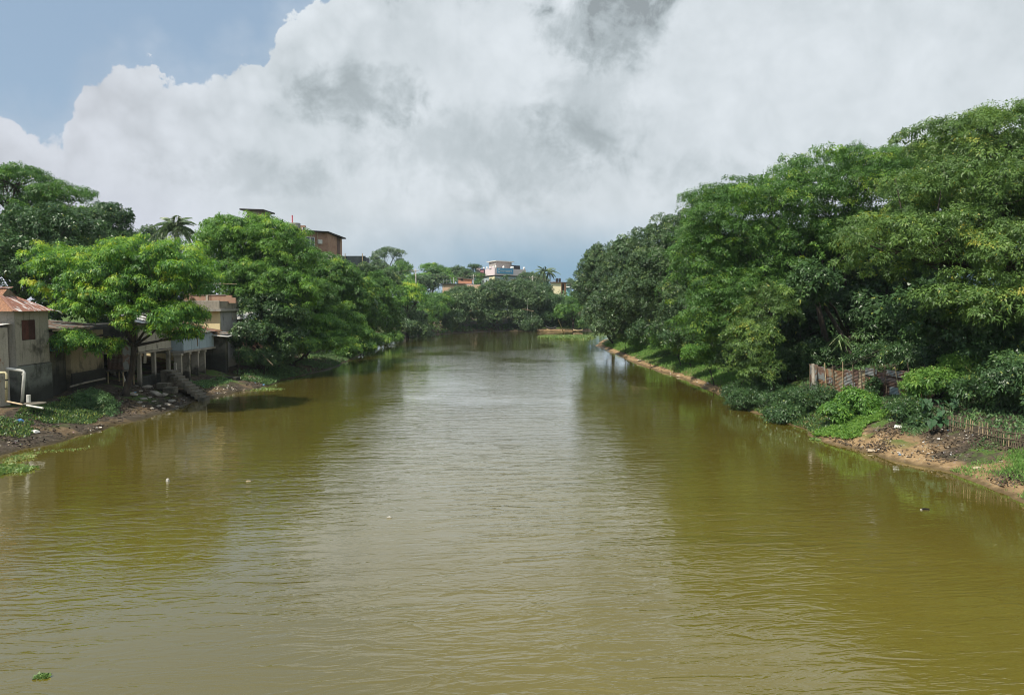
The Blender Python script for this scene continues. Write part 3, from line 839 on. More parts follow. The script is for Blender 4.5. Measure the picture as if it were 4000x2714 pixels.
back('distant_tree', 'dark trees edge right of the blue building', 'grey', 89, (2070, 1085, 330, 40, 22, 6), (2100, 1100, 325, 45, 25, 6), (2040, 1110, 318, 35, 18, 5))
back('distant_tree', 'dark tree at the foot of the far coconut palm', 'grey', 90, (2110, 1130, 300, 40, 26, 5), (2145, 1150, 296, 30, 22, 5))
back('distant_tree', 'tiny far tree on the horizon right of the water tanks', 'grey', 91, (2228, 1110, 430, 18, 16, 5), (2250, 1120, 430, 25, 16, 5))
# ------------------------------------------------------------------ building materials
M['plaster_grey'] = plaster('plaster_grey', (0.33, 0.31, 0.27), amount=0.6)
M['plaster_low'] = plaster('plaster_low', (0.20, 0.215, 0.20), amount=0.85, damp_z=2.4)
M['plaster_annex'] = plaster('plaster_annex', (0.44, 0.41, 0.36), amount=0.35, patch=0.60, patch_col=(0.30, 0.19, 0.14))
M['plaster_ochre'] = plaster('plaster_ochre', (0.34, 0.285, 0.19), amount=0.45, damp_z=2.9)
M['plaster_mould'] = plaster('plaster_mould', (0.15, 0.145, 0.125), amount=0.95, damp_z=3.0)
M['plaster_tan'] = plaster('plaster_tan', (0.42, 0.39, 0.33), amount=0.35)
M['plaster_blue'] = plaster('plaster_blue', (0.36, 0.45, 0.52), amount=0.22)
M['plaster_yellow'] = plaster('plaster_yellow', (0.72, 0.61, 0.36), stain=(0.30, 0.26, 0.17), amount=0.15)
M['plaster_side'] = plaster('plaster_side', (0.36, 0.35, 0.35), amount=0.4)
M['concrete'] = plaster('concrete', (0.36, 0.34, 0.31), amount=0.5)
M['concrete_old'] = plaster('concrete_old', (0.30, 0.27, 0.225), amount=0.6)
M['pillar'] = plaster('pillar', (0.36, 0.33, 0.28), amount=0.5, damp_z=1.7)
M['step'] = plaster('step', (0.155, 0.142, 0.115), amount=0.6)
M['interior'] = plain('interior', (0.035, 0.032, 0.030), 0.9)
M['maroon'] = plain('maroon_paint', (0.085, 0.032, 0.028), 0.6, 0.35)
M['maroon_dark'] = plain('maroon_frame', (0.05, 0.022, 0.020), 0.6, 0.3)
M['blue_paint'] = plain('blue_paint', (0.13, 0.32, 0.42), 0.6)
M['glass_dark'] = plain('window_glass', (0.03, 0.04, 0.05), 0.08, 0.2, spec=0.8)
M['tin_rust'] = tin('tin_rust', (0.44, 0.40, 0.38), (0.24, 0.115, 0.075), 0.8, along=(1.0, 3.5, 1.0))
M['tin_orange'] = tin('tin_orange', (0.40, 0.28, 0.20), (0.31, 0.155, 0.085), 1.0, along=(3.5, 1.0, 1.0))
M['tin_patched'] = tin('tin_patched', (0.60, 0.56, 0.55), (0.27, 0.125, 0.085), 0.62, along=(1.2, 4.5, 1.2))
M['tin_white'] = tin('tin_white', (0.70, 0.70, 0.68), (0.35, 0.22, 0.14), 0.12)
M['tin_grey'] = tin('tin_grey', (0.20, 0.215, 0.21), (0.15, 0.095, 0.07), 0.4)
M['tin_blue'] = tin('tin_blue', (0.22, 0.28, 0.29), (0.19, 0.11, 0.07), 0.3)
M['tin_brown'] = tin('tin_brown', (0.16, 0.125, 0.105), (0.12, 0.072, 0.052), 0.6, along=(0.6, 0.6, 4.0))
M['tin_red'] = tin('tin_red', (0.34, 0.10, 0.08), (0.25, 0.09, 0.05), 0.4)
M['tin_cream'] = tin('tin_cream', (0.34, 0.29, 0.19), (0.20, 0.11, 0.06), 0.45)
M['tin_olive'] = tin('tin_olive', (0.24, 0.22, 0.16), (0.20, 0.11, 0.06), 0.5)
M['old_board'] = plain('old_board', (0.20, 0.16, 0.12), 0.9, 0.4)
M['straw_board'] = plain('straw_board', (0.48, 0.37, 0.24), 0.9, 0.25)
M['pvc_cream'] = plain('pvc_cream', (0.52, 0.46, 0.28), 0.5, 0.25)
M['pvc_white'] = plain('pvc_white', (0.62, 0.61, 0.56), 0.45, 0.15)
M['bamboo'] = plain('bamboo', (0.36, 0.28, 0.17), 0.7, 0.35)
M['bamboo_dark'] = plain('bamboo_dark', (0.14, 0.11, 0.075), 0.8, 0.4)
M['white_rag'] = plain('white_rag', (0.74, 0.73, 0.70), 0.8, 0.1)
M['violet_cloth'] = plain('violet_cloth', (0.32, 0.32, 0.52), 0.9, 0.4)
M['black_plastic'] = plain('black_plastic', (0.014, 0.014, 0.017), 0.5, 0.3)
M['stone'] = plaster('stone', (0.34, 0.31, 0.27), amount=0.4)

def brick_mat(name, c1, c2, mortar, scale=1.0, msize=0.02, rot=None):
    m, t, bs = new_mat(name)
    p = pos(t)
    sp = t.node('ShaderNodeSeparateXYZ', {0: p})
    v = t.node('ShaderNodeCombineXYZ', {0: t.add(sp.outputs[0], sp.outputs[1]), 1: sp.outputs[2], 2: 0.0}).outputs[0]
    br = t.node('ShaderNodeTexBrick', {'Vector': v, 'Color1': c1, 'Color2': c2, 'Mortar': mortar, 'Scale': scale,
                                       'Mortar Size': msize, 'Brick Width': 0.26, 'Row Height': 0.085})
    n = t.noise(p, 1.1, 6.0, 0.6)
    c = t.mix(t.mul(t.smooth(n, 0.45, 0.7), 0.6), br.outputs[0], tuple(x * 0.45 for x in c1))
    t.put(bs.inputs['Base Color'], c)
    bs.inputs['Roughness'].default_value = 0.95
    bump(t, bs, br.outputs['Fac'], -0.01, 0.6)
    return m
M['brick'] = brick_mat('brick', (0.42, 0.185, 0.105), (0.34, 0.14, 0.085), (0.36, 0.28, 0.21))
M['brick_dark'] = brick_mat('brick_dark', (0.16, 0.065, 0.045), (0.12, 0.05, 0.04), (0.13, 0.10, 0.08))

def corr(name, mat, origin, along, up, lens, width, parent, pitch=0.10, amp=0.022, horizontal=False):
    """one corrugated sheet: eave starts at origin, runs width metres along, rises up the slope;
    lens(s) gives (start, end) up the slope at distance s so that a hip can cut it"""
    along = np.array(along, float); along /= np.linalg.norm(along)
    up = np.array(up, float); up /= np.linalg.norm(up)
    nrm = np.cross(along, up)
    V = []; Fc = []
    if not horizontal:
        n = max(4, int(width / pitch * 4))
        for i in range(n + 1):
            s = width * i / n
            a, b = lens(s)
            o = amp * math.sin(2 * math.pi * s / pitch)
            for t in (a, b):
                V.append(np.array(origin) + along * s + up * t + nrm * o)
        for i in range(n):
            Fc.append((2 * i, 2 * i + 2, 2 * i + 3, 2 * i + 1))
    else:
        a, b = lens(0)
        n = max(4, int((b - a) / pitch * 4))
        for i in range(n + 1):
            t = a + (b - a) * i / n
            o = amp * math.sin(2 * math.pi * t / pitch)
            for s in (0, width):
                V.append(np.array(origin) + along * s + up * t + nrm * o)
        for i in range(n):
            Fc.append((2 * i, 2 * i + 1, 2 * i + 3, 2 * i + 2))
    me = bpy.data.meshes.new(name)
    me.from_pydata([tuple(v) for v in V], [], Fc)
    for pl in me.polygons: pl.use_smooth = True
    return obj_from(name, me, mat, parent)

# ------------------------------------------------------------------ rusty roof house at the left edge
h = empty('riverside_house', 'grey plastered house with rusty hipped tin roof and maroon shutters', 'house', (-36, 48.5, 1.2))
X1 = -31.4; Y0, Y1 = 46.7, 50.1
mb = MB()   # walls with a window opening in the river side
wy0, wy1, wz0, wz1 = 47.35, 48.72, 5.55, 6.85
mb.box(X1 - .25, X1, Y0, wy0, 3.9, 7.42); mb.box(X1 - .25, X1, wy1, Y1, 3.9, 7.42)
mb.box(X1 - .25, X1, wy0, wy1, 3.9, wz0); mb.box(X1 - .25, X1, wy0, wy1, wz1, 7.42)
mb.box(-46, X1 - .25, Y0, Y0 + .25, 3.9, 7.42); mb.box(-46, X1 - .25, Y1 - .25, Y1, 3.9, 7.42)
mb.build('wall', M['plaster_grey'], h)
MB().box(-46, X1 + .10, Y0 - .10, Y1 + .08, 0.2, 3.9).build('plinth_wall', M['plaster_low'], h, bevel=.03)
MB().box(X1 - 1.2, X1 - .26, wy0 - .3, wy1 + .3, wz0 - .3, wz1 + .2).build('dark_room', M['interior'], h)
wf = MB()
for a in ((wy0, wy0 + .06), (wy1 - .06, wy1), ((wy0 + wy1) / 2 - .03, (wy0 + wy1) / 2 + .03)):
    wf.box(X1 - .16, X1 - .05, a[0], a[1], wz0, wz1)
wf.box(X1 - .16, X1 - .05, wy0, wy1, wz1 - .06, wz1)
wf.box(X1 - .16, X1 - .05, wy0, wy1, wz0, wz0 + .06)
win = wf.build('window', M['maroon_dark'], h)
MB().box(X1 - .03, X1 + .015, wy0 + .03, wy0 + .66, wz0 + .04, wz1 - .03).build('shutter', M['maroon'], win)
MB().poly([(X1 - .05, wy1 - .03, wz0 + .04), (X1 - .14, wy0 + .74, wz0 + .04), (X1 - .14, wy0 + .74, wz1 - .04), (X1 - .05, wy1 - .03, wz1 - .04),
           (X1 - .01, wy1 - .03, wz0 + .04), (X1 - .10, wy0 + .74, wz0 + .04), (X1 - .10, wy0 + .74, wz1 - .04), (X1 - .01, wy1 - .03, wz1 - .04)],
          [(0, 1, 2, 3), (4, 7, 6, 5), (0, 4, 5, 1), (1, 5, 6, 2), (2, 6, 7, 3), (3, 7, 4, 0)]).build('shutter', M['maroon_dark'], win)
for sh in win.children: sh.location = (0, 0, 0)
MB().box(X1 - .02, X1 + .05, 46.9, 50.0, 3.92, 3.97).build('ledge', M['plaster_mould'], h)
# hipped roof
EX, EY0, EY1, EZ = -31.0, 46.2, 50.25, 7.42
RY, RZ, GXp, GZp = 48.22, 8.90, -32.75, 8.38
sl = np.array([0, RY - EY0, RZ - EZ]); SL = np.linalg.norm(sl)
hip_run = (EX - GXp)
frac = (GZp - EZ) / (RZ - EZ)
x = EX; k = 0
while x > -41:
    w = .84
    def lens(s, x=x):
        t = (s - 0.0)
        d = EX - (x - s) if False else (EX - x) + s
        return (0.0, min(SL, SL * frac * d / hip_run) if d < hip_run else SL)
    corr('roof_sheet', M['tin_orange'] if k < 3 else M['tin_rust'], (x, EY0, EZ), (-1, 0, 0), sl, lens, w, h)
    x -= .80; k += 1
gy0 = EY0 + (RY - EY0) * frac; gy1 = EY1 - (EY1 - RY) * frac
up2 = np.array([GXp - EX, 0, GZp - EZ]); U2 = np.linalg.norm(up2)
y = EY0
for k in range(5):
    w = (EY1 - EY0) / 5
    def lens(s, y=y):
        yy = y + s
        if yy < gy0: f = (yy - EY0) / (gy0 - EY0)
        elif yy > gy1: f = (EY1 - yy) / (EY1 - gy1)
        else: f = 1.0
        return (0.0, U2 * max(0.02, min(1.0, f)))
    corr('roof_sheet', M['tin_patched'], (EX, y, EZ + .004 * k), (0, 1, 0), up2, lens, w + .03, h)
    y += w
corr('roof_sheet', M['tin_rust'], (EX, EY1, EZ), (-1, 0, 0), (0, RY - EY1, RZ - EZ), lambda s: (0.0, min(SL, SL * frac * s / hip_run + .01) if s < hip_run else SL), 8.0, h)
MB().slab([(EX + .05, EY0 - .05, EZ + .05), (EX - .16, EY0 - .02, EZ + .07), (GXp - .10, gy0, GZp + .06), (GXp + .10, gy0 + .1, GZp + .05)], .03).build('hip_cap', M['tin_rust'], h)
MB().poly([(GXp, gy0, GZp), (GXp, gy1, GZp), (GXp, RY, RZ), (GXp - .05, gy0, GZp), (GXp - .05, gy1, GZp), (GXp - .05, RY, RZ)],
          [(0, 1, 2), (3, 5, 4), (0, 3, 4, 1), (1, 4, 5, 2), (2, 5, 3, 0)]).build('gable', M['old_board'], h)
MB().slab([(-46, RY - .15, RZ + .03), (GXp + .35, RY - .15, RZ + .03), (GXp + .35, RY, RZ + .09), (-46, RY, RZ + .09)], .02).build('ridge_cap', M['tin_rust'], h)
MB().poly([(EX + .02, EY1 - .05, EZ + .02), (EX + .10, EY1 + .12, EZ - .02), (EX + .20, EY1 + .5, EZ - .25), (EX + .02, EY1 + .62, EZ - .05), (EX, EY1 + .3, EZ + .02),
           (EX + .02, EY1 - .05, EZ - .01), (EX + .10, EY1 + .12, EZ - .05), (EX + .20, EY1 + .5, EZ - .28), (EX + .02, EY1 + .62, EZ - .08), (EX, EY1 + .3, EZ - .01)],
          [(0, 1, 2, 3, 4), (9, 8, 7, 6, 5), (0, 5, 6, 1), (1, 6, 7, 2), (2, 7, 8, 3), (3, 8, 9, 4), (4, 9, 5, 0)]).build('gutter_flap', M['tin_white'], h)
# small annex with a white tin cap
an = empty('washroom_annex', 'pale crumbling annex with white tin cap at the left edge', 'annex', (-34.5, 45.6, 1.2))
mb = MB()
mb.box(-37.5, -31.75, 45.2, 46.55, .3, 6.42)
mb.build('wall', M['plaster_annex'], an, bevel=.03)
corr('roof_sheet', M['tin_white'], (-37.5, 45.0, 6.52), (1, 0, 0), (0, 1.4, .12), lambda s: (0, 1.62), 5.95, an)
MB().box(-33.6, -33.25, 45.14, 45.19, 6.0, 6.3).build('vent_hole', M['interior'], an)
mb = MB()
for i in range(7):
    for j in range(2):
        mb.box(-33.1 + i * .22 + .1 * j, -32.93 + i * .22 + .1 * j, 45.165, 45.198, 5.88 + j * .12, 5.97 + j * .12)
mb.build('bare_brick', M['brick'], an)
# drain pipes
pp = empty('drain_pipe', 'cream plastic drain pipe bent down the wall, nearest the left edge', 'pipe', (-30.9, 45.4, 1.0), 'pipes on the rusty roof house')
MB().tube([U(-40, 1455, 45.2), U(20, 1455, 45.2), U(26, 1462, 45.2), U(24, 1570, 45.2)], .075, 8).build('tube', M['pvc_cream'], pp, smooth=True)
MB().tube([U(25, 1480, 45.2), U(25, 1486, 45.2)], .09, 8).build('joint', M['black_plastic'], pp)
MB().tube([U(24, 1515, 45.2), U(24, 1519, 45.2)], .09, 8).build('joint', M['black_plastic'], pp)
pp = empty('drain_pipe', 'thick white drain pipe with elbow down the foot of the rusty roof house', 'pipe', (-31.1, 46.3, 1.2), 'pipes on the rusty roof house')
MB().tube([U(25, 1440, 45.9), U(40, 1441, 45.9), U(90, 1448, 46.2), U(95, 1456, 46.2), U(86, 1570, 46.0)], .095, 9).build('tube', M['pvc_white'], pp, smooth=True)
MB().tube([U(93, 1458, 46.2), U(93, 1464, 46.2)], .115, 9).build('joint', M['pvc_white'], pp)
o = MB().tube([U(111, 1542, 45.6), U(112, 1570, 45.6)], .12, 9).build('pipe_stub', M['pvc_white'])
tag(o, 'short white pipe stub standing on the round concrete slab', 'pipe')
mb = MB(); c0 = U(135, 1573, 45.6)
ring = [(c0[0] + .62 * math.cos(a) * (1 + .05 * math.sin(3 * a)), c0[1] + .62 * math.sin(a)) for a in np.linspace(0, 2 * math.pi, 15)[:-1]]
mb.prism(ring, c0[2] - .07, c0[2])
tag(mb.build('concrete_slab', M['step'], bevel=.02), 'round grey concrete slab below the white drain pipe', 'slab')
MB_ = MB().tube([U(28, 1568, 44.8), U(88, 1580, 44.5)], .06, 4)
tag(MB_.build('wood_plank', M['straw_board']), 'weathered plank end laid under the drain pipes', 'plank')
tag(MB().tube([U(104, 1583, 44.3), U(168, 1594, 44.0)], .06, 6).build('fallen_pipe', M['pvc_white']), 'white pipe lying on the weeds below the round slab', 'pipe')

# ------------------------------------------------------------------ ochre house behind the flame tree
h = empty('ochre_house', 'low ochre plastered house with flat tin roof behind the flame tree', 'house', (-35, 54, 1.5))
mb = MB()
mb.box(-40, -31.9, 50.5, 52.7, .3, 6.0)
mb.build('side_wall', M['plaster_mould'], h)
MB().box(-40, -31.55, 52.72, 57.0, .3, 5.9).build('wall', M['plaster_ochre'], h)
MB().box(-31.56, -31.45, 52.7, 57.05, .3, 2.9).build('damp_base', M['plaster_mould'], h, bevel=.02)
wn = MB().box(-31.93, -31.86, 50.95, 51.05, 4.6, 5.6).box(-31.93, -31.86, 51.6, 51.7, 4.6, 5.6).box(-31.93, -31.86, 51.05, 51.6, 5.5, 5.6).box(-31.93, -31.86, 51.05, 51.6, 4.6, 4.7).build('window', M['blue_paint'], h)
p_ = MB().box(-31.895, -31.885, 51.05, 51.6, 4.7, 5.5).build('pane', M['glass_dark'], wn); p_.location = (0, 0, 0)
p_ = MB().box(-31.88, -31.82, 51.72, 52.35, 4.6, 5.6).build('shutter', M['blue_paint'], wn); p_.location = (0, 0, 0)
p_ = MB().box(-31.9, -31.75, 50.85, 52.4, 4.5, 4.57).build('sill', M['step'], wn); p_.location = (0, 0, 0)
for i in range(8):
    corr('roof_sheet', M['tin_grey'] if i % 3 else M['tin_brown'], (-31.2, 50.4 + i * .84, 6.15 + .004 * i), (0, 1, 0), (-1, 0, .10), lambda s: (0, 5.0), .87, h)
MB().box(-31.28, -31.18, 50.3, 54.6, 6.02, 6.10).build('fascia', M['straw_board'], h)
MB().box(-31.75, -31.62, 50.45, 53.0, 5.55, 5.95).build('board', M['old_board'], h)
MB().tube([U(275, 1510, 52.0), U(330, 1495, 53.5), U(410, 1478, 56.5)], .07, 6).build('waste_pipe', M['concrete_old'], h)
# tin privy on legs
h = empty('tin_privy', 'narrow corrugated tin closet on thin legs beside the flame tree trunk', 'shed', (-30.7, 58.3, 2.0))
for i in range(2):
    corr('wall_sheet', M['tin_grey'], (-30.2, 57.2 + i * .82, 2.75), (0, 1, 0), (0, 0, 1), lambda s: (0, 2.4), .84, h)
corr('wall_sheet', M['tin_brown'], (-31.4, 57.2, 2.75), (1, 0, 0), (0, 0, 1), lambda s: (0, 2.4), 1.2, h)
MB().box(-31.5, -30.1, 57.1, 59.0, 2.60, 2.72).build('floor', M['step'], h)
for (a, b) in ((-31.4, 57.25), (-30.22, 57.25), (-30.22, 58.85), (-31.4, 58.85)):
    MB().tube([(a, b, 0.6), (a, b, 2.6)], .05, 6).build('leg', M['bamboo'], h)
MB().tube([(-30.6, 57.8, 2.6), (-30.3, 57.6, 1.9), (-29.9, 57.3, 1.3)], .06, 7).build('soil_pipe', M['pvc_white'], h)

# ------------------------------------------------------------------ stilt house with low wall and stairs
h = empty('stilt_house', 'tan boarded house on tall concrete pillars at the head of the stairs', 'house', (-31.5, 61.5, 1.5))
for i in range(5):
    MB().box(-29.72, -29.66, 58.6 + i * 1.14, 58.6 + (i + 1) * 1.14 - .03, 4.05 + .03 * (i % 2), 6.3).build('wall_panel', M['plaster_tan'], h)
MB().box(-36, -29.74, 58.5, 64.3, 4.2, 6.25).build('wall', M['plaster_mould'], h)
MB().box(-36, -29.62, 58.45, 64.4, 3.86, 4.02).build('floor_slab', M['concrete_old'], h, bevel=.02)
for yy in (59.0, 61.4, 64.0):
    MB().box(-29.98, -29.68, yy - .14, yy + .14, .5, 3.86).build('pillar', M['pillar'], h, bevel=.02)
    MB().box(-33.4, -33.1, yy - .14, yy + .14, .5, 3.86).build('pillar', M['pillar'], h, bevel=.02)
MB().box(-30.0, -29.7, 59.15, 63.8, .4, 2.0).build('low_wall', M['plaster_low'], h, bevel=.03)
MB().box(-29.60, -29.50, 59.15, 59.55, 3.1, 3.9).build('hanging_rag', M['concrete_old'], h)
for i in range(7):
    corr('roof_sheet', M['tin_grey'] if i % 2 else M['tin_white'], (-29.2, 58.3 + i * .88, 6.35 + .004 * i), (0, 1, 0), (-1, 0, .22), lambda s: (0, 3.0), .91, h)
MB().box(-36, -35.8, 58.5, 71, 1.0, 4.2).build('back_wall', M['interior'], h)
st = empty('stairway', 'concrete stairway of ten steps leading down to the water', 'stairs', (-27, 60.5, .8))
p_top = U(668, 1447, 61.5); p_bot = U(790, 1548, 60.0)
for i in range(10):
    f = i / 9.0
    c = p_top * (1 - f) + p_bot * f
    MB().box(c[0] - .10, c[0] + .34, c[1] - .65, c[1] + .65, c[2] - .42, c[2]).build('step', M['step'], st, bevel=.015)
MB().box(p_top[0] - .7, p_top[0] - .12, 61.1, 62.2, .9, p_top[2] + .02).build('landing', M['step'], st, bevel=.02)
MB().box(p_top[0] - .1, p_top[0] + .1, 62.2, 62.4, 1.2, p_top[2] + .55).build('kerb_post', M['concrete'], st, bevel=.02)
for (uu, vv, Y, sx, sy, lab) in ((665, 1512, 58.5, .9, .8, 'square concrete block left of the middle of the stairway'), (640, 1495, 59.5, .9, .7, 'dark concrete ledge beside the upper stairway')):
    c = U(uu, vv, Y)
    tag(MB().box(c[0] - sx / 2, c[0] + sx / 2, c[1] - sy / 2, c[1] + sy / 2, c[2] - .5, c[2]).build('concrete_block', M['step'], bevel=.03), lab, 'block')

# ------------------------------------------------------------------ pale blue house on stilts
h = empty('blue_stilt_house', 'pale blue walled house standing on four concrete pillars', 'house', (-31, 67.5, 1.6))
MB().box(-35.5, -28.75, 64.5, 71.2, 3.75, 5.12).build('wall', M['plaster_blue'], h, bevel=.02)
MB().box(-35.6, -28.62, 64.4, 71.4, 3.55, 3.74).build('floor_slab', M['concrete'], h, bevel=.02)
for i in range(4):
    MB().box(-28.75, -28.71, 64.52 + i * 1.67, 64.52 + i * 1.67 + 1.60, 3.76, 5.12).build('wall_panel', M['plaster_blue'], h)
for uu in (706, 738, 772, 798):
    yy = 28.72 * F / (2000 - uu) * 1.0
    MB().box(-29.35, -28.72, yy - .12, yy + .14, .5, 3.55).build('pillar', M['pillar'], h, bevel=.02)
    MB().box(-29.4, -28.66, yy - .2, yy + .22, 3.35, 3.55).build('pillar_head', M['pillar'], h)
for i in range(8):
    corr('roof_sheet', M['tin_rust'] if i % 3 == 1 else M['tin_grey'], (-28.4, 64.3 + i * .88, 5.2 + .004 * i), (0, 1, 0), (-1, 0, .28), lambda s: (0, 3.6), .91, h)
MB().box(-28.70, -28.66, 67.3, 67.42, 4.0, 5.0).build('water_stain_pipe', M['old_board'], h)

# ------------------------------------------------------------------ yellow concrete house
h = empty('yellow_house', 'yellow fronted concrete house with grey parapet and brick wall on its roof', 'house', (-33, 74, 2))
CX = -28.45
MB().box(-40, CX, 72.0, 72.2, 1.5, 7.1).build('front_wall', M['plaster_yellow'], h)
MB().box(CX - .2, CX + .003, 72.2, 76.5, 1.5, 7.1).build('side_wall', M['plaster_side'], h)
MB().box(-40.3, CX + .35, 71.45, 77, 7.1, 7.32).build('roof_slab', M['concrete'], h, bevel=.02)
MB().box(-31.9, CX + .12, 71.75, 71.95, 7.32, 8.14).box(CX - .06, CX + .12, 71.95, 76.8, 7.32, 8.10).build('parapet', M['concrete_old'], h, bevel=.02)
MB().box(-38, -31.95, 71.5, 71.9, 7.32, 7.95).build('parapet', M['concrete'], h, bevel=.02)
MB().box(-32.6, -31.9, 73.6, 73.85, 7.32, 8.8).build('brick_wall', M['brick'], h)
bw = MB().box(-32.3, -28.0, 74.0, 74.25, 7.9, 8.68).build('brick_wall', M['brick'], h)
MB().box(-32.4, -28.6, 73.95, 74.3, 8.68, 8.76).build('coping', M['concrete_old'], h)
MB().box(-30.55, -30.3, 73.93, 74.3, 7.9, 8.7).build('pillar', M['plaster_annex'], h)
MB().box(-28.0, -27.6, 74.0, 74.2, 7.9, 8.45).build('brick_stub', M['brick'], h)
MB().tube([(-30.3, 73.8, 7.4), (-30.25, 73.8, 10.3)], .035, 6).build('roof_pole', M['bamboo'], h)
MB().tube([(-32.0, 72.1, 7.4), (-31.9, 72.2, 8.95)], .04, 6).build('roof_pole', M['bamboo_dark'], h)
MB().tube([(-32.4, 73.8, 9.88), (-27.5, 74.2, 9.80)], .02, 5).build('wash_line', M['bamboo'], h)
MB().box(CX + .01, CX + .05, 75.2, 76.3, 6.2, 7.0).build('white_patch', M['plaster_annex'], h)
cb = MB(); c0 = U(704, 1165, 71.7)
cb.tube([c0 + np.array([0, 0, -.05]), c0 + np.array([0, 0, .35]), c0 + np.array([.03, 0, .62]), c0 + np.array([0, 0, .85])], [.22, .20, .17, .05], 9)
tag(cb.build('cloth_bundle', M['violet_cloth'], smooth=True), 'pale violet bundle of cloth on the flat roof left of the brick wall', 'cloth')
# lean-to with a patched tin lid between the blue and the yellow house
h = empty('lean_to_shed', 'mossy lean-to with curled tin lid below the yellow wall', 'shed', (-28, 71, 2))
MB().box(-30.5, -27.65, 71.3, 71.9, .9, 4.6).build('wall', M['plaster_mould'], h, bevel=.05)
MB().slab([(-30.8, 70.9, 5.55), (-28.4, 70.8, 5.05), (-28.1, 71.95, 5.25), (-30.6, 71.95, 5.7)], .05).build('tile_lid', M['tin_brown'], h)
MB().slab([(-28.7, 70.6, 4.85), (-27.1, 70.6, 4.72), (-26.85, 71.4, 4.85), (-28.4, 71.95, 5.05)], .04).build('tin_lid', M['tin_white'], h)
MB().slab([(-28.4, 70.9, 5.02), (-27.3, 70.7, 4.92), (-27.0, 71.7, 5.02), (-28.2, 71.9, 5.2)], .03).build('tin_lid', M['tin_grey'], h)
c0 = U(852, 1308, 71.3)
C_ = np.repeat([c0], 26, 0); A_ = unit(RNG.normal(size=(26, 3)) * np.array([1, 1, .5]) + np.array([0, 0, .7]))
V, q = leaf_quads(C_, A_, unit(RNG.normal(size=(26, 3))), np.full(26, .42), np.full(26, .10))
tag(obj_from('lid_plant', mesh_np('lid_plant', V, tris=q, tint=RNG.uniform(.6, 1, 26)), M['leaf_lime']), 'tuft of yellowish leaves growing on the lean-to lid', 'plant')
tag(MB().box(-27.2, -25.9, 69.2, 70.2, .3, .95).build('brick_kerb', M['plaster_mould'], bevel=.04), 'dark broken retaining block on the slope below the lean-to', 'block')
h = empty('back_shed', 'white tin edged shed half hidden behind the big bright green tree', 'shed', (-27.5, 82, 2.5))
MB().box(-34, -28, 83, 87, 2, 6.0).build('wall', M['brick'], h)
corr('roof_sheet', M['tin_white'], (-34.2, 82.7, 6.1), (1, 0, 0), (0, 1, .2), lambda s: (0, 4.6), 6.6, h)

# ------------------------------------------------------------------ brick apartment block behind the trees
h = empty('apartment_block', 'unfinished brick apartment block rising behind the big bright green tree', 'building', (-42, 128, 4))
A = U(905, 1100, 118)[:2]; B = U(1283, 1100, 128)[:2]; C = U(1338, 1100, 141)[:2]; D = (A[0] - 2, A[1] + 22)
zt = 20.05
def seg(p, q, s0, s1, z0, z1, off, thick, mb=None):
    """a wall strip between fractions of the wall p-q, set off outwards by off"""
    p = np.array(p); q = np.array(q); d = q - p; L_ = np.linalg.norm(d); d = d / L_
    n = np.array([d[1], -d[0]])
    a = p + d * (s0 * L_); b = p + d * (s1 * L_)
    mb = mb or MB()
    foot = [a + n * off, b + n * off, b + n * (off - thick), a + n * (off - thick)]
    return mb.prism([tuple(f) for f in foot], z0, z1)
MB().prism([tuple(A), tuple(B), tuple(C), D], 3, 16.4).build('lower_wall', plaster('cream_wall', (0.62, 0.56, 0.44), amount=0.2), h)
MB().prism([tuple(A + (B - A) * .42), tuple(B), tuple(C), (D[0] + 12, D[1])], 16.42, zt - .2).build('brick_storey', M['brick'], h)
seg(B, C, .05, .60, 16.43, zt - .21, .02, .1).build('brick_bay', M['brick'], h)
seg(B, C, .60, .84, 16.43, zt - .21, .03, .1).build('brick_bay', M['brick_dark'], h)
top = [tuple(A + (B - A) * .40 + np.array([-.3, -.6])), tuple(B + np.array([.3, -.7])), tuple(C + np.array([.9, -.5])), (D[0] + 12, D[1] + .4)]
MB().prism(top, zt - .2, zt).build('roof_slab', M['interior'], h)
for (s, z0, z1, w) in ((.755, 17.2, 19.0, .10), (.30, 9.6, 11.4, .06), (.50, 9.6, 11.4, .06), (.72, 9.4, 11.2, .06), (.16, 13, 14.8, .06), (.40, 13, 14.8, .06)):
    wn = seg(A, B, s, s + w, z0, z1, .05, .1).build('window', M['pvc_white'], h)
    for kx in (0, 1):
        pn = seg(A, B, s + .008 + kx * w * .5, s + w * .5 - .002 + kx * w * .5 - .006, z0 + .12, z1 - .12, .08, .05).build('pane', M['blue_paint'] if (s == .16 or s == .3) else M['glass_dark'], wn)
        pn.location = (0, 0, 0)
seg(A, B, .885, .93, 17.9, 18.6, .35, .4).build('air_unit', M['pvc_white'], h)
for s in (.82, .885): seg(A, B, s, s + .004, 16.4, zt, .09, .06).build('down_pipe', M['pvc_cream'], h)
rp = U(965, 830, 124); rq = U(1020, 830, 126)
MB().prism([(rp[0], 124), (rq[0], 125), (rq[0] + .5, 129), (rp[0], 128.5)], 16.4, 23.2).build('stair_tower', M['concrete_old'], h)
MB().prism([(rp[0] - 1.0, 123.3), (rq[0] + .9, 124.4), (rq[0] + 1.2, 129.6), (rp[0] - .8, 129)], 23.2, 23.42).build('tower_slab', M['interior'], h)
b0 = U(1098, 880, 127); 
MB().prism([(b0[0], 128), (b0[0] + 1.6, 128.2), (b0[0] + 1.6, 130), (b0[0], 130)], zt, zt + 1.2).build('roof_curb', M['brick'], h)
MB().prism([(b0[0] + .6, 132), (b0[0] + 2.6, 132.2), (b0[0] + 2.6, 133), (b0[0] + .6, 133)], zt, zt + 1.5).build('roof_curb', M['brick'], h)
t0 = U(1152, 892, 129)
MB().tube([(t0[0], 129, zt), (t0[0], 129, zt + 1.55)], .95, 14).build('water_tank', M['concrete'], h)
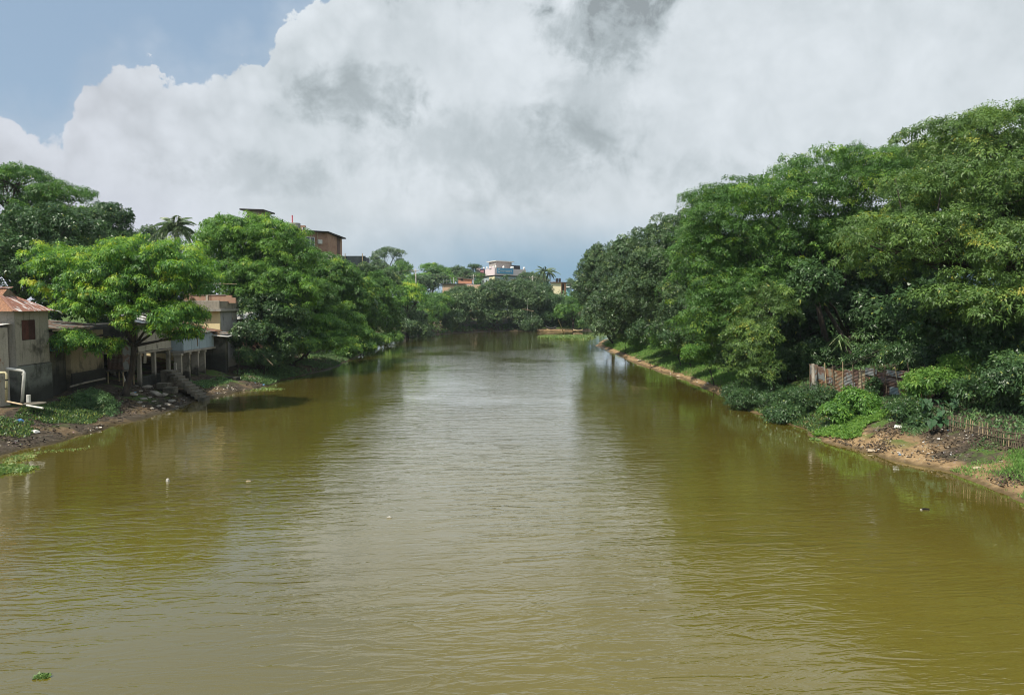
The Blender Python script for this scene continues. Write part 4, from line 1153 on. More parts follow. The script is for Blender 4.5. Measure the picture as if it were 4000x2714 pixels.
f0 = U(1142, 860, 128.5)
MB().tube([(f0[0], 128.5, zt), (f0[0], 128.5, 22.9)], .12, 6).build('flag_pole', plain('pink_rag', (0.62, 0.16, 0.19), .8), h)
for uu in (1182, 1187, 1193): 
    d0 = U(uu, 893, 128); MB().tube([(d0[0], 128, zt), (d0[0], 128, zt + .75)], .14, 6).build('roof_fitting', M['glass_dark'] if uu == 1187 else M['pvc_white'], h)
# black netting screen
h = empty('netting_screen', 'black construction netting stretched on poles right of the brick block', 'screen', (-29, 150, 5))
s0 = U(1336, 996, 150); s1 = U(1428, 1000, 150)
MB().box(s0[0], s1[0], 150, 150.08, 11, s0[2] - .2).build('net', plain('netting', (0.028, 0.040, 0.042), 0.85, .4, 1.2), h)
MB().box(s1[0] - .05, s1[0] + .03, 150.1, 154, 11, s1[2] - .25).build('net', M['black_plastic'], h)
for uu in (1348, 1416):
    q0 = U(uu, 990, 149.8); MB().tube([(q0[0], 149.8, 11), (q0[0], 149.8, q0[2])], .08, 6).build('pole', M['bamboo'], h)
MB().tube([(s0[0], 149.85, 15.4), (s1[0], 149.85, 15.2)], .06, 6).build('rail', M['bamboo_dark'], h)
# ------------------------------------------------------------------ palms
def frond_mesh(length, drop, n=26, leaf=0.55, w=0.06, seed=0, arch=0.35):
    rng = np.random.default_rng(seed)
    t = np.linspace(0.0, 1.0, n)
    px = length * (t - 0.12 * t * t); pz = length * (arch * t - (arch + drop) * t * t)
    P = np.stack([px, np.zeros(n), pz], 1)
    C = []; A = []; N = []; L = []
    for i in range(2, n):
        d = P[i] - P[i - 1]; d /= np.linalg.norm(d)
        l = leaf * math.sin(math.pi * (0.12 + 0.83 * t[i])) + .10
        for s in (-1, 1):
            for _ in range(2):
                C.append(P[i] + d * rng.uniform(-.05, .05)); a = d * 0.55 + np.array([0, s * 1.0, -0.45]) + rng.normal(0, .10, 3)
                A.append(a); N.append(np.array([0, 0, 1.0]) + rng.normal(0, .2, 3)); L.append(l * rng.uniform(.8, 1.1))
    V, q = leaf_quads(np.array(C), np.array(A), unit(np.array(N)), np.array(L), np.full(len(L), w * 2), .25)
    # midrib
    r = 0.035
    R = []; RT = []
    b = len(V)
    for i in range(n):
        rr = r * (1.05 - t[i])
        R += [P[i] + (0, rr, 0), P[i] + (0, -rr, 0), P[i] + (0, 0, rr)]
    for i in range(n - 1):
        a = b + 3 * i
        for k in range(3):
            k2 = (k + 1) % 3
            RT += [(a + k, a + k2, a + 3 + k), (a + k2, a + 3 + k2, a + 3 + k)]
    V = np.concatenate([V, np.array(R)]); q = np.concatenate([q, np.array(RT)])
    tint = np.concatenate([rng.uniform(.15, .7, len(q) - len(RT)), np.full(len(RT), .6)])
    return mesh_np('frond', V, tris=q, tint=tint)
def palm(name, label, base, top, length, nf, seed, leaf=.55, w=.06, trunk_r=.16, group=None, arch=.35, mat='palm_leaf', drops=(.35, 1.0)):
    rng = np.random.default_rng(seed)
    base = np.array(base, float); top = np.array(top, float)
    root = empty(name, label, 'palm', tuple(base), group)
    mid = (base + top) / 2 + np.array([.3 * (rng.random() - .5), 0, 0])
    MB().tube([base + (0, 0, -.3), base + (0, 0, .3), mid, top], [trunk_r * 1.5, trunk_r * 1.1, trunk_r, trunk_r * .85], 8).build('trunk', M['palm_bark'], root, smooth=True)
    ms = [frond_mesh(length, dr, seed=seed + i, leaf=leaf, w=w, arch=arch) for i, dr in enumerate(np.linspace(drops[0], drops[1], 3))]
    for m_ in ms: m_.materials.append(M[mat])
    for i in range(nf):
        f = bpy.data.objects.new('frond', ms[i % 3]); COL.objects.link(f); f.parent = root
        f.location = Vector(top - base)
        f.rotation_euler = (rng.normal(0, .15), -rng.uniform(-.35, .75) if i % 3 else -rng.uniform(.4, 1.1), i * 2.39996 + rng.normal(0, .15))
        s = rng.uniform(.8, 1.1); f.scale = (s, s, s)
    return root
pt = U(684, 900, 92)
palm('coconut_palm', 'grey trunked coconut palm against the sky left of the bright green tree', (pt[0], 92, 4.2), pt, 3.0, 34, 5, leaf=.75, w=.08, arch=.8, drops=(.3, 1.3))
p1 = U(2125, 1062, 300)
palm('coconut_palm', 'coconut palm with yellow hanging fronds on the far skyline', (p1[0], 300, 4.5), p1, 5.0, 16, 6, leaf=1.1, w=.16, trunk_r=.3)
p1 = U(2148, 1068, 302)
palm('areca_palm', 'slim areca palm touching the far coconut palm', (p1[0] + .4, 302, 4.5), p1, 3.0, 9, 7, leaf=.9, w=.16, trunk_r=.18, mat='leaf_dark')
p1 = U(1975, 1080, 305)
palm('areca_palm', 'small dark areca palm in front of the blue building', (p1[0], 305, 4.5), p1, 1.9, 9, 8, leaf=.6, w=.14, trunk_r=.14, mat='leaf_dark')
p1 = U(1680, 1055, 320)
palm('areca_palm', 'faint areca palm in the hazy trees right of the near power pole', (p1[0], 320, 4.5), p1, 2.6, 9, 9, leaf=.8, w=.16, trunk_r=.18, mat='leaf_dark')
p1 = U(2426, 940, 128)
palm('areca_palm', 'dark areca palm tip above the right row of trees', (p1[0] + 3, 128, 4.0), p1, 1.6, 8, 10, leaf=.45, w=.07, trunk_r=.09, mat='leaf_dark')

# ------------------------------------------------------------------ far buildings
def obox(mb, o, ex, x0, x1, y0, y1, z0, z1):
    """box in a frame with origin o (x, y) and horizontal x axis ex"""
    ex = np.array(ex) / np.linalg.norm(ex); ey = np.array([-ex[1], ex[0]])
    f = [tuple(np.array(o) + ex * a + ey * b) for a, b in ((x0, y0), (x1, y0), (x1, y1), (x0, y1))]
    return mb.prism(f, z0, z1)
h = empty('office_building', 'pale blue building with pink parapet and blue signboard on the far skyline', 'building', (-5, 335, 5))
K = U(1934, 1100, 328)[:2]              # the near corner
RX = U(2048, 1100, 343)[:2] - K         # right facade runs away to the right
LX = U(1866, 1100, 350)[:2] - K         # left facade runs away to the left
W_R = float(np.linalg.norm(RX)); W_L = float(np.linalg.norm(LX))
blue_wall = plain('blue_wall', (0.42, 0.50, 0.56), .8, .08); pink_wall = plain('pink_wall', (0.72, 0.60, 0.63), .8, .06)
cream = plain('cream_wall_far', (0.74, 0.66, 0.44), .8, .06)
sign_blue = plain('sign_blue', (0.10, 0.33, 0.56), .5, .05); sign_dark = plain('sign_dark', (0.055, 0.03, 0.05), .5, .1)
sign_text = plain('sign_text', (0.75, 0.78, 0.80), .6, .03); sign_pink = plain('sign_pink_text', (0.62, 0.30, 0.33), .6, .03)
foot = [tuple(K), tuple(K + RX), tuple(K + RX + LX), tuple(K + LX)]
MB().prism(foot, 4.5, 19.9).build('wall', blue_wall, h)
cN = (RX / W_R - 0) ; cM = LX / W_L
ctr = K + (RX + LX) / 2
def grow(k): return [tuple(ctr + (np.array(p) - ctr) * k) for p in foot]
MB().prism(grow(1.07), 19.9, 22.9).build('parapet', pink_wall, h)
MB().prism(grow(1.03), 19.45, 19.88).build('painted_shadow_band', M['interior'], h)  # near-black band paints the shade under the overhanging parapet
nR = np.array([RX[1], -RX[0]]) / W_R
nL = -np.array([LX[1], -LX[0]]) / W_L
def onR(mb, s0, s1, z0, z1, o0, o1):
    a = K + RX * s0; b = K + RX * s1
    return mb.prism([tuple(a + nR * o1), tuple(b + nR * o1), tuple(b + nR * o0), tuple(a + nR * o0)], z0, z1)
def onL(mb, s0, s1, z0, z1, o0, o1):
    a = K + LX * s0; b = K + LX * s1
    return mb.prism([tuple(a + nL * o1), tuple(a + nL * o0), tuple(b + nL * o0), tuple(b + nL * o1)], z0, z1)
onL(MB(), 0.0, .10, 4.5, 19.88, .02, .25).build('corner_wall', cream, h)
onL(MB(), .10, .32, 15.4, 19.4, .01, .12).build('balcony_wall', cream, h)
onL(MB(), .16, .26, 15.6, 18.6, .13, .2).build('balcony_door', M['maroon'], h)
for s in (.40, .60, .80):
    w_ = onL(MB(), s, s + .11, 15.6, 18.2, .02, .12).build('window', M['pvc_white'], h)
    p_ = onL(MB(), s + .01, s + .10, 15.7, 18.1, .13, .18).build('pane', M['glass_dark'], w_); p_.location = (0, 0, 0)
for s, w in ((.05, .07), (.29, .10), (.53, .085), (.74, .115)):
    w_ = onR(MB(), s, s + w, 15.8 if w < .1 or s > .5 else 18.0, 18.3, .02, .12).build('window', M['pvc_white'], h)
    for k in (0, 1):
        p_ = onR(MB(), s + w * (.06 + .48 * k), s + w * (.46 + .48 * k), 15.95 if w < .1 or s > .5 else 18.1, 18.2, .13, .18).build('pane', M['glass_dark'], w_); p_.location = (0, 0, 0)
    onR(MB(), s - .03, s + w + .03, 18.45, 18.65, .02, .7).build('sun_shade', M['pvc_white'], h)
for z in (15.2, 11.6, 8.4): onR(MB(), 0, 1, z, z + .25, .015, .10).build('band', M['pvc_white'], h)
sg = onR(MB(), .02, .56, 20.6, 23.1, .75, .95).build('signboard', sign_blue, h)
c_ = K + RX * .075
ring = MB()
for k in range(14):
    a0, a1 = 2 * math.pi * k / 14, 2 * math.pi * (k + 1) / 14
    e_ = RX / W_R
    q_ = []
    for a, r_ in ((a0, .85), (a1, .85), (a1, .55), (a0, .55)):
        b_ = c_ + e_ * r_ * math.cos(a) + nR * 1.0
        q_.append((b_[0], b_[1], 21.85 + r_ * math.sin(a)))
    ring.poly(q_, [(0, 1, 2, 3)])
e2 = ring.build('emblem', sign_text, sg); e2.location = (0, 0, 0)
lt = MB(); rg = random.Random(3)
onR(lt, .135, .50, 22.05, 22.15, .96, 1.0)
x_ = .138
while x_ < .495:
    hh = rg.uniform(.35, .75); ww = rg.uniform(.004, .008)
    onR(lt, x_, x_ + ww, 22.04 - hh, 22.04, .96, 1.0)
    if rg.random() < .6: onR(lt, x_ + ww, x_ + ww + .010, 22.04 - hh, 22.04 - hh + .14, .96, 1.0)
    x_ += rg.uniform(.014, .024)
e2 = lt.build('lettering', sign_text, sg); e2.location = (0, 0, 0)
sg = onL(MB(), .48, .72, 20.6, 23.2, .9, 1.1).build('signboard', sign_dark, h)
lt = MB(); x_ = .50
onL(lt, .50, .70, 22.3, 22.45, 1.11, 1.15)
while x_ < .69:
    onL(lt, x_, x_ + .010, 21.2 + rg.uniform(0, .4), 22.29, 1.11, 1.15); x_ += .026
e2 = lt.build('lettering', sign_pink, sg); e2.location = (0, 0, 0)
for s in (.12, .86): onL(MB(), s, s + .12, 22.9, 23.9, -.3, .9).build('parapet_post', pink_wall, h)
a_ = K + RX * .18 + LX * .25; b_ = K + RX * .72 + LX * .25
MB().prism([tuple(a_), tuple(b_), tuple(b_ + LX * .4), tuple(a_ + LX * .4)], 20.5, 26.4).build('stair_room', M['concrete'], h)
d_ = RX / W_R * .9
MB().prism([tuple(a_ - d_ - nR * -.8), tuple(b_ + d_ - nR * -.8), tuple(b_ + d_ + LX * .45), tuple(a_ - d_ + LX * .45)], 26.4, 26.75).build('stair_roof', M['pvc_white'], h)
for s in (.74, .80, .88, .93):
    c = K + RX * s + LX * .2
    MB().tube([(c[0], c[1], 22.9), (c[0], c[1], 24.9)], .75, 12).build('water_tank', M['black_plastic'], h)
for i, s in enumerate((.02, .28, .55, .60, .99)):
    c = K + RX * s
    MB().tube([(c[0], c[1] - .5, 22.9), (c[0], c[1] - .5, 23.6), (c[0], c[1] - .5, 24.1)], [.25, .55, .2], 8).build('finial', M['white_rag'], h, smooth=True)
for s in (.1, .25, .45, .62, .97):
    c = K + LX * s
    MB().tube([(c[0], c[1] - .5, 22.9), (c[0], c[1] - .5, 23.6), (c[0], c[1] - .5, 24.0)], [.2, .42, .15], 8).build('finial', M['white_rag'], h, smooth=True)
# orange house left of it
h = empty('orange_house', 'orange plastered house with railed flat roof left of the blue building', 'house', (-20, 262, 5))
orange = plaster('orange_wall', (0.52, 0.26, 0.17), amount=.2, stain=(.15, .08, .06))
a0 = U(1728, 1112, 262); a1 = U(1810, 1112, 262)
MB().box(a0[0], a1[0] + 6, 262, 270, 4, a0[2]).build('wall', plaster('peach_wall', (0.55, 0.38, 0.27), amount=.3), h)
MB().box(a0[0] - .4, a1[0] + .6, 261.6, 270, a0[2], a0[2] + .35).build('roof_slab', M['interior'], h)
b0 = U(1790, 1086, 264); b1 = U(1842, 1092, 264)
MB().poly([(b0[0], 264, a0[2] + .36), (b1[0], 264, a0[2] + .36), (b1[0], 264, b1[2]), (b0[0], 264, b0[2]), (b0[0], 269, a0[2] + .36), (b1[0], 269, a0[2] + .36), (b1[0], 269, b1[2]), (b0[0], 269, b0[2])],
          [(0, 1, 2, 3), (7, 6, 5, 4), (0, 4, 5, 1), (1, 5, 6, 2), (2, 6, 7, 3), (3, 7, 4, 0)]).build('stair_room', orange, h)
MB().slab([(b0[0] - .3, 263.6, b0[2] + .15), (b1[0] + .4, 263.6, b1[2] + .15), (b1[0] + .4, 269.4, b1[2] + .15), (b0[0] - .3, 269.4, b0[2] + .15)], .14).build('stair_roof', M['concrete_old'], h)
MB().box(b0[0] + .9, b0[0] + 1.7, 263.9, 263.98, b0[2] - .9, b0[2] - .3).build('vent', M['interior'], h)
for i, uu in enumerate((1732, 1745, 1760, 1772, 1786)):
    c = U(uu, 1090, 262.2)
    MB().tube([(c[0], 262.2, a0[2] + .35), (c[0], 262.2, c[2] + (.6 if i in (2, 3) else 0))], .10, 6).build('rail_post', M['pvc_white'] if i == 3 else M['tin_blue'], h)
MB().tube([(U(1732, 1096, 262.2)[0], 262.2, a0[2] + 1.5), (U(1788, 1096, 262.2)[0], 262.2, a0[2] + 1.5)], .05, 5).build('rail', M['tin_blue'], h)
# yellow house with two tanks
h = empty('tank_house', 'small yellow house carrying two black water tanks right of the far palms', 'house', (19, 262, 5))
c0 = U(2156, 1105, 262); c1 = U(2192, 1105, 262); c2 = U(2212, 1106, 266)
MB().box(c0[0], c1[0], 262, 268, 4, c0[2]).build('front_wall', cream, h)
MB().prism([(c1[0] + .01, 262.02), (c2[0], 266), (c2[0] - .4, 270), (c1[0] + .01, 268)], 4, c0[2]).build('side_wall', orange, h)
MB().prism([(c1[0] + .75, 262.5), (c1[0] + 1.15, 263.4), (c1[0] + .95, 263.7), (c1[0] + .55, 262.8)], 8, c0[2] - .3).build('door_recess', M['interior'], h)
MB().prism([(c0[0] - .4, 261.5), (c1[0] + .3, 261.4), (c2[0] + .4, 265.8), (c2[0], 271), (c0[0] - .4, 268.4)], c0[2] + .01, c0[2] + .3).build('roof_slab', M['brick_dark'], h)
for i, uu in enumerate((2175, 2186)):
    c = U(uu, 1100, 264)
    MB().tube([(c[0], 264, c0[2] + .3), (c[0], 264, c0[2] + .6), (c[0], 264, c0[2] + 1.55), (c[0], 264, c0[2] + 1.7)], [.36, .44, .44, .30], 12).build('water_tank', M['black_plastic'], h, smooth=True)
o = MB().box(U(2214, 1120, 300)[0], U(2226, 1120, 300)[0], 300, 306, 8, U(2220, 1123, 300)[2]).build('wall', plain('turq', (0.22, 0.42, 0.48), .7, .1))
hh_ = empty('turquoise_shed', 'small turquoise walled shed behind the end of the right row', 'shed', (22, 302, 5)); place(o, hh_)
MB().slab([(U(2210, 1112, 299)[0], 299, U(2214, 1122, 299)[2]), (U(2228, 1112, 299)[0], 299, U(2214, 1122, 299)[2]), (U(2228, 1112, 299)[0], 307, U(2214, 1118, 299)[2]), (U(2210, 1112, 299)[0], 307, U(2214, 1118, 299)[2])], .12).build('roof', M['tin_white'], hh_)
# grey hut with posts behind the beach
h = empty('grey_hut', 'grey timber hut with white posts behind the dry far beach', 'hut', (20, 222, 4))
g0 = U(2212, 1230, 222); g1 = U(2272, 1232, 222)
MB().box(g0[0], g1[0], 222, 226, 3.0, U(0, 1195, 222)[2]).build('wall', M['old_board'], h)
MB().slab([(g0[0] - .5, 221.2, 7.3), (g1[0] + .5, 221.2, 7.3), (g1[0] + .3, 224, 8.3), (g0[0] - .3, 224, 8.3)], .12).build('roof', M['tin_grey'], h)
for uu in (2212, 2229, 2250, 2270):
    c = U(uu, 1230, 221.6); MB().tube([(c[0], 221.6, 3.0), (c[0], 221.6, 5.9)], .12, 6).build('post', M['pvc_white'], h)
h = empty('bank_shelter', 'small tin roofed shelter on a post under the far bend trees', 'shelter', (7, 207.5, 2))
c = U(2077, 1240, 207)
MB().tube([(c[0], 207, 1.0), (c[0], 207, U(0, 1216, 207)[2])], .10, 6).build('post', M['pvc_white'], h)
MB().slab([(c[0] - 2.6, 206.4, U(0, 1206, 207)[2]), (c[0] + .6, 206.4, U(0, 1216, 207)[2]), (c[0] + .6, 209, U(0, 1214, 207)[2]), (c[0] - 2.6, 209, U(0, 1204, 207)[2])], .08).build('roof', M['tin_cream'], h)
MB().tube([(c[0] - 1.2, 207, 3), (c[0] - 1.2, 207, U(0, 1175, 207)[2])], .06, 6).build('mast', M['pvc_white'], h)

# ------------------------------------------------------------------ power poles and lines
poles = []
for (uu, vt, Y, lab) in ((1624, 1050, 215, 'nearest concrete power pole with braced crossarm on the far skyline'), (1849, 1072, 262, 'concrete power pole standing against the orange house'),
                         (2081, 1077, 270, 'concrete power pole between the blue building and the far palm')):
    c = U(uu, vt, Y); g = gz(c[0], Y)
    h = empty('power_pole', lab, 'pole', (c[0], Y, g), 'power poles')
    MB().tube([(c[0], Y, g - .3), (c[0], Y, c[2])], [.22, .15], 8).build('pole', M['concrete'], h, smooth=True)
    MB().box(c[0] - 1.3, c[0] + .9, Y - .2, Y - .08, c[2] - .75, c[2] - .60).build('crossarm', M['concrete_old'], h)
    MB().tube([(c[0] - 1.0, Y - .14, c[2] - .75), (c[0], Y - .14, c[2] - 1.7)], .05, 5).build('brace', M['concrete_old'], h)
    for k in (-1.2, -.5, .8): MB().tube([(c[0] + k, Y - .14, c[2] - .6), (c[0] + k, Y - .14, c[2] - .3)], .07, 6).build('insulator', M['white_rag'], h)
    poles.append(c)
def wire(name, label, a, b, sag, r):
    a = np.array(a); b = np.array(b)
    pts = [a * (1 - t) + b * t - np.array([0, 0, sag * 4 * t * (1 - t)]) for t in np.linspace(0, 1, 13)]
    tag(MB().tube(pts, r, 4).build(name, M['bamboo_dark'], smooth=True), label, 'cable', 'power lines')
wire('power_line', 'sagging cable running left from the nearest power pole', poles[0] - (1.2, .14, .3), U(1380, 1063, 200), .6, .045)
wire('power_line', 'cable between the nearest power pole and the orange house pole', poles[0] + (.8, -.14, -.3), poles[1] - (1.2, .14, .3), 1.4, .05)
wire('power_line', 'cable between the orange house pole and the pole near the far palm', poles[1] + (.8, -.14, -.3), poles[2] - (1.2, .14, .3), 1.6, .05)
wire('power_line', 'cable running right from the pole near the far palm', poles[2] + (.8, -.14, -.3), U(2300, 1110, 262), 1.0, .05)

# ------------------------------------------------------------------ boats, bamboo pole and floating plants at the bend
def boat(name, label, p0, p1, width, depth, mat, rise=.45):
    p0 = np.array(p0, float); p1 = np.array(p1, float)
    d = p1 - p0; L_ = np.linalg.norm(d); d /= L_; n_ = np.array([-d[1], d[0], 0])
    root = empty(name, label, 'boat', tuple((p0 + p1) / 2))
    V = []; Fc = []
    ns = 14
    for i in range(ns + 1):
        t = i / ns
        w = width / 2 * math.sin(math.pi * min(.97, max(.03, t))) ** .7
        zz = rise * (2 * t - 1) ** 2
        c = p0 + d * L_ * t + np.array([0, 0, zz])
        for (s, hgt) in ((1, depth), (.75, depth * .3), (.25, 0), (-.25, 0), (-.75, depth * .3), (-1, depth), (-.85, depth * .97), (-.6, depth * .4), (.6, depth * .4), (.85, depth * .97)):
            V.append(c + n_ * (w * s) + np.array([0, 0, hgt]))
    for i in range(ns):
        for k in range(10):
            k2 = (k + 1) % 10
            Fc.append((i * 10 + k, i * 10 + k2, (i + 1) * 10 + k2, (i + 1) * 10 + k))
    MB().poly(V, Fc + [tuple(range(9, -1, -1)), tuple(ns * 10 + k for k in range(10))]).build('hull', M[mat], root, smooth=True)
    for t in (.3, .55, .75):
        c = p0 + d * L_ * t + np.array([0, 0, rise * (2 * t - 1) ** 2 + depth * .75])
        MB().poly([c - n_ * width * .4 - d * .15, c + n_ * width * .4 - d * .15, c + n_ * width * .4 + d * .15, c - n_ * width * .4 + d * .15,
                   c - n_ * width * .4 - d * .15 - (0, 0, .06), c + n_ * width * .4 - d * .15 - (0, 0, .06), c + n_ * width * .4 + d * .15 - (0, 0, .06), c - n_ * width * .4 + d * .15 - (0, 0, .06)],
                  [(0, 1, 2, 3), (7, 6, 5, 4), (0, 4, 5, 1), (1, 5, 6, 2), (2, 6, 7, 3), (3, 7, 4, 0)]).build('thwart', M['old_board'], root)
    return root
b0 = U(2131, 1282, 206); b1 = U(2174, 1286, 205)
boat('wooden_boat', 'dark curved wooden boat drawn up on the dry far beach', (b0[0], 206, .55), (b1[0], 205, .45), 1.1, .45, 'black_plastic', .5)
b0 = U(2238, 1289, 200); b1 = U(2276, 1289, 199)
boat('wooden_boat', 'pale low boat half hidden by the end of the right row', (b0[0], 200, .05), (b1[0], 199, .05), 1.0, .4, 'bamboo', .3)
tag(MB().tube([UZ(2207, 1312, -.4), U(2181, 1250, 170)], [.12, .07], 7).build('bamboo_pole', M['bamboo']), 'slanting bamboo pole standing in the floating plants', 'pole')
tag(MB().tube([U(2136, 1283, 203), U(2148, 1292, 201.5)], .08, 5).build('mooring_stick', M['bamboo']), 'short stick slanting from the bow of the dark boat', 'stick')

def leaf_patch(name, label, mat, pts, L, W, upness=.6, lift=0.0, seed=1, kind='stuff', tint=(.2, .8), cat=None, spread=.5, droop=.15):
    rng = np.random.default_rng(seed)
    n = len(pts)
    A = unit(rng.normal(size=(n, 3)) * np.array([1, 1, .35]) * spread + np.array([0, 0, upness]))
    N = unit(rng.normal(size=(n, 3)) * .6 + np.cross(A, rng.normal(size=(n, 3))))
    V, q = leaf_quads(np.asarray(pts) + np.array([0, 0, lift]), A, N, L * rng.uniform(.55, 1.25, n), W * rng.uniform(.7, 1.3, n), droop)
    o = obj_from(name, mesh_np(name, V, tris=q, tint=np.clip(rng.uniform(*tint, n), 0, 1)), M[mat])
    return tag(o, label, cat, kind=kind)
def ellipse_pts(c, rx, ry, n, rng, z=None, edge=.25):
    a = rng.uniform(0, 2 * math.pi, n); r = np.sqrt(rng.random(n))
    r *= 1 + edge * (np.sin(3 * a + c[0]) * .5 + np.sin(7 * a + c[1]) * .3)
    P = np.stack([c[0] + rx * r * np.cos(a), c[1] + ry * r * np.sin(a), np.zeros(n)], 1)
    P[:, 2] = ground_z(P[:, 0], P[:, 1]) if z is None else z
    return P
r6 = np.random.default_rng(66)
c = UZ(2215, 1318, 0)
leaf_patch('water_hyacinth_mat', 'bright green floating plant mat around the bamboo pole', 'hyacinth', ellipse_pts(c, 6.2, 7.5, 5200, r6, .0), .55, .30, .8, seed=2)
c = UZ(40, 1838, 0)
leaf_patch('water_hyacinth_mat', 'floating leafy clump at the left edge of the water', 'hyacinth', ellipse_pts((c[0] - .6, c[1]), 1.5, 1.2, 900, r6, .0), .22, .16, .5, seed=3)
c = UZ(72, 1792, 0)
leaf_patch('water_hyacinth_mat', 'small yellowish floating patch just above the leafy clump at left', 'hyacinth', ellipse_pts(c, .55, .9, 260, r6, .0), .18, .13, .5, seed=4, tint=(.5, 1))
pts = []
for f in np.linspace(0, 1, 190):
    q_ = UZ(90 + 250 * f, 1772 - 22 * f, 0); pts.append(q_ + np.array([r6.normal(0, .12), r6.normal(0, .25), 0]))
leaf_patch('water_weed_fringe', 'thin line of floating weed along the near left shore', 'hyacinth', np.array(pts), .10, .07, .3, seed=5, tint=(.3, .9))
c = UZ(165, 2643, 0)
leaf_patch('water_hyacinth', 'lone floating plant near the bottom left corner', 'hyacinth', ellipse_pts(c, .15, .12, 90, r6, .0, .1), .10, .07, .5, seed=6, kind='thing', cat='plant', tint=(.1, .6))
c = UZ(1005, 1520, 0)
leaf_patch('water_hyacinth_mat', 'floating green scum along the shore beyond the stairs', 'hyacinth', ellipse_pts(c, 2.2, 1.1, 420, r6, .0), .2, .14, .3, seed=7)
c = UZ(3188, 1718, 0)
leaf_patch('water_hyacinth', 'small floating plant beside the muddy tip of the right bank', 'hyacinth', ellipse_pts(c, .35, .35, 80, r6, .0, .1), .2, .14, .5, seed=8, kind='thing', cat='plant')
c = UZ(1495, 1348, 0)
leaf_patch('water_hyacinth_mat', 'yellow green floating scraps under the far left bushes', 'hyacinth', ellipse_pts(c, 2.5, 3.0, 200, r6, .0), .3, .2, .3, seed=9, tint=(.6, 1))
# ------------------------------------------------------------------ bank vegetation
def bank_pts(side, y0, y1, d0, d1, n, seed, thr=-2.0, nscale=3.0):
    rng = np.random.default_rng(seed)
    y = rng.uniform(y0, y1, n * 3); d = rng.uniform(d0, d1, n * 3)
    x = (XR(y) + d) if side > 0 else (XL(y) - d)
    k = vnoise(x, y, nscale, seed) + rng.normal(0, .15, len(x)) > thr
    x, y = x[k][:n], y[k][:n]
    z = ground_z(x, y); ok = z > .03
    return np.stack([x[ok], y[ok], z[ok]], 1)
leaf_patch('bank_grass', 'short green grass on the sunlit right bank slope', 'grass', bank_pts(1, 62, 132, .8, 6.5, 34000, 12, -.7, 5), .34, .05, 1.2, seed=12, cat=None)
leaf_patch('bank_grass', 'tufts of grass at the near right shore', 'grass', bank_pts(1, 26, 34.5, .1, 5, 9000, 13, .0, 1.6), .22, .035, 1.1, seed=13)
leaf_patch('bank_weeds', 'sparse weeds on the dark rubbish slope of the right bank', 'leaf_weed', bank_pts(1, 31, 44, 2.6, 6, 5200, 14, .25, 2.0), .20, .06, .8, seed=14)
leaf_patch('creeping_plants', 'lime green ground cover in front of the tin fence', 'leaf_lime', np.concatenate([ellipse_pts((20.2, 43.4), 2.4, 1.2, 5200, r6), ellipse_pts((22.2, 43.0), 1.6, 1.0, 2600, r6), ellipse_pts((19.3, 42.0), .9, .8, 1300, r6)]), .17, .11, .45, .10, seed=15)
leaf_patch('bank_weeds', 'dark green weeds below the left houses', 'leaf_dark', np.concatenate([ellipse_pts((-28.9, 47.5), 1.9, 3.2, 5200, r6), ellipse_pts((-29.6, 51.5), 1.6, 2.0, 2600, r6), ellipse_pts((-29.2, 42), 1.6, 2.0, 2400, r6)]), .22, .07, .8, seed=16, tint=(.3, 1.0))
leaf_patch('bank_weeds', 'low green weeds beside the stairway pillars', 'leaf_weed', np.concatenate([ellipse_pts((-27.3, 65.5), 1.0, 1.6, 1500, r6), ellipse_pts((-26.6, 67.5), .8, 1.2, 700, r6)]), .22, .09, .7, seed=17)
leaf_patch('bank_grass', 'grass and weeds on the left shore beyond the houses', 'leaf_weed', bank_pts(-1, 72, 172, .1, 4, 15000, 18, -.5, 4), .36, .09, .9, seed=18)
leaf_patch('bank_weeds', 'dark weeds at the waterline under the drooping left tree', 'leaf_dark', bank_pts(-1, 70, 80, .1, 3, 4200, 19, -.7, 2), .25, .09, .8, seed=19, tint=(.2, .9))
rb = np.random.default_rng(88)
xx = rb.uniform(-24, 22, 9000); yy = rb.uniform(160, 216, 9000); sd_ = river_sd(xx, yy); k_ = (sd_ > .3) & (sd_ < 6) & ~((xx > 7) & (xx < 19) & (sd_ < 3.4))
leaf_patch('bank_weeds', 'dark undergrowth along the far bend shore', 'leaf_dark', np.stack([xx[k_], yy[k_], ground_z(xx[k_], yy[k_])], 1), .8, .25, .9, seed=20, tint=(.2, .9))

leaf_patch('bank_weeds', 'tangle of dark weeds running along the right waterline below the tin fence', 'leaf_dark', bank_pts(1, 44.5, 62, .05, 4.2, 15000, 21, -.75, 2.0), .30, .07, .8, seed=21, tint=(.2, .95), spread=.7)
leaf_patch('bank_weeds', 'weeds growing under the trees on the right bank', 'leaf_weed', bank_pts(1, 36, 62, 4.5, 10, 9000, 22, -.3, 2.5), .32, .09, .8, seed=22, tint=(.1, .8), spread=.7)
GBU = 'bushes on the right bank'
def bush(name, label, sp, seed, *rows, **kw):
    e = EL(*rows)
    x, y = e[0][0], e[0][1]
    return tree(name, label, sp, (x, y, gz(x, y)), e, kw.pop('r0', .05), scale=kw.pop('scale', 1.0), seed=seed, cat='bush', group=kw.pop('group', GBU), twigs=24, stem_name='stem', crown_name='foliage', fill=kw.pop('fill', .5), **kw)
bush('shade_bush', 'dark green bush hanging over the right waterline before the tin fence', 'dbush', 101, (2930, 1560, 55, 95, 45, 1.6), (2870, 1530, 58, 55, 30, 1.2))
bush('shade_bush', 'large dark bush in front of the left end of the tin fence', 'dbush', 102, (3110, 1570, 50.5, 120, 70, 1.6), (3060, 1620, 49, 80, 40, 1.2), (3200, 1560, 50, 70, 60, 1.2))
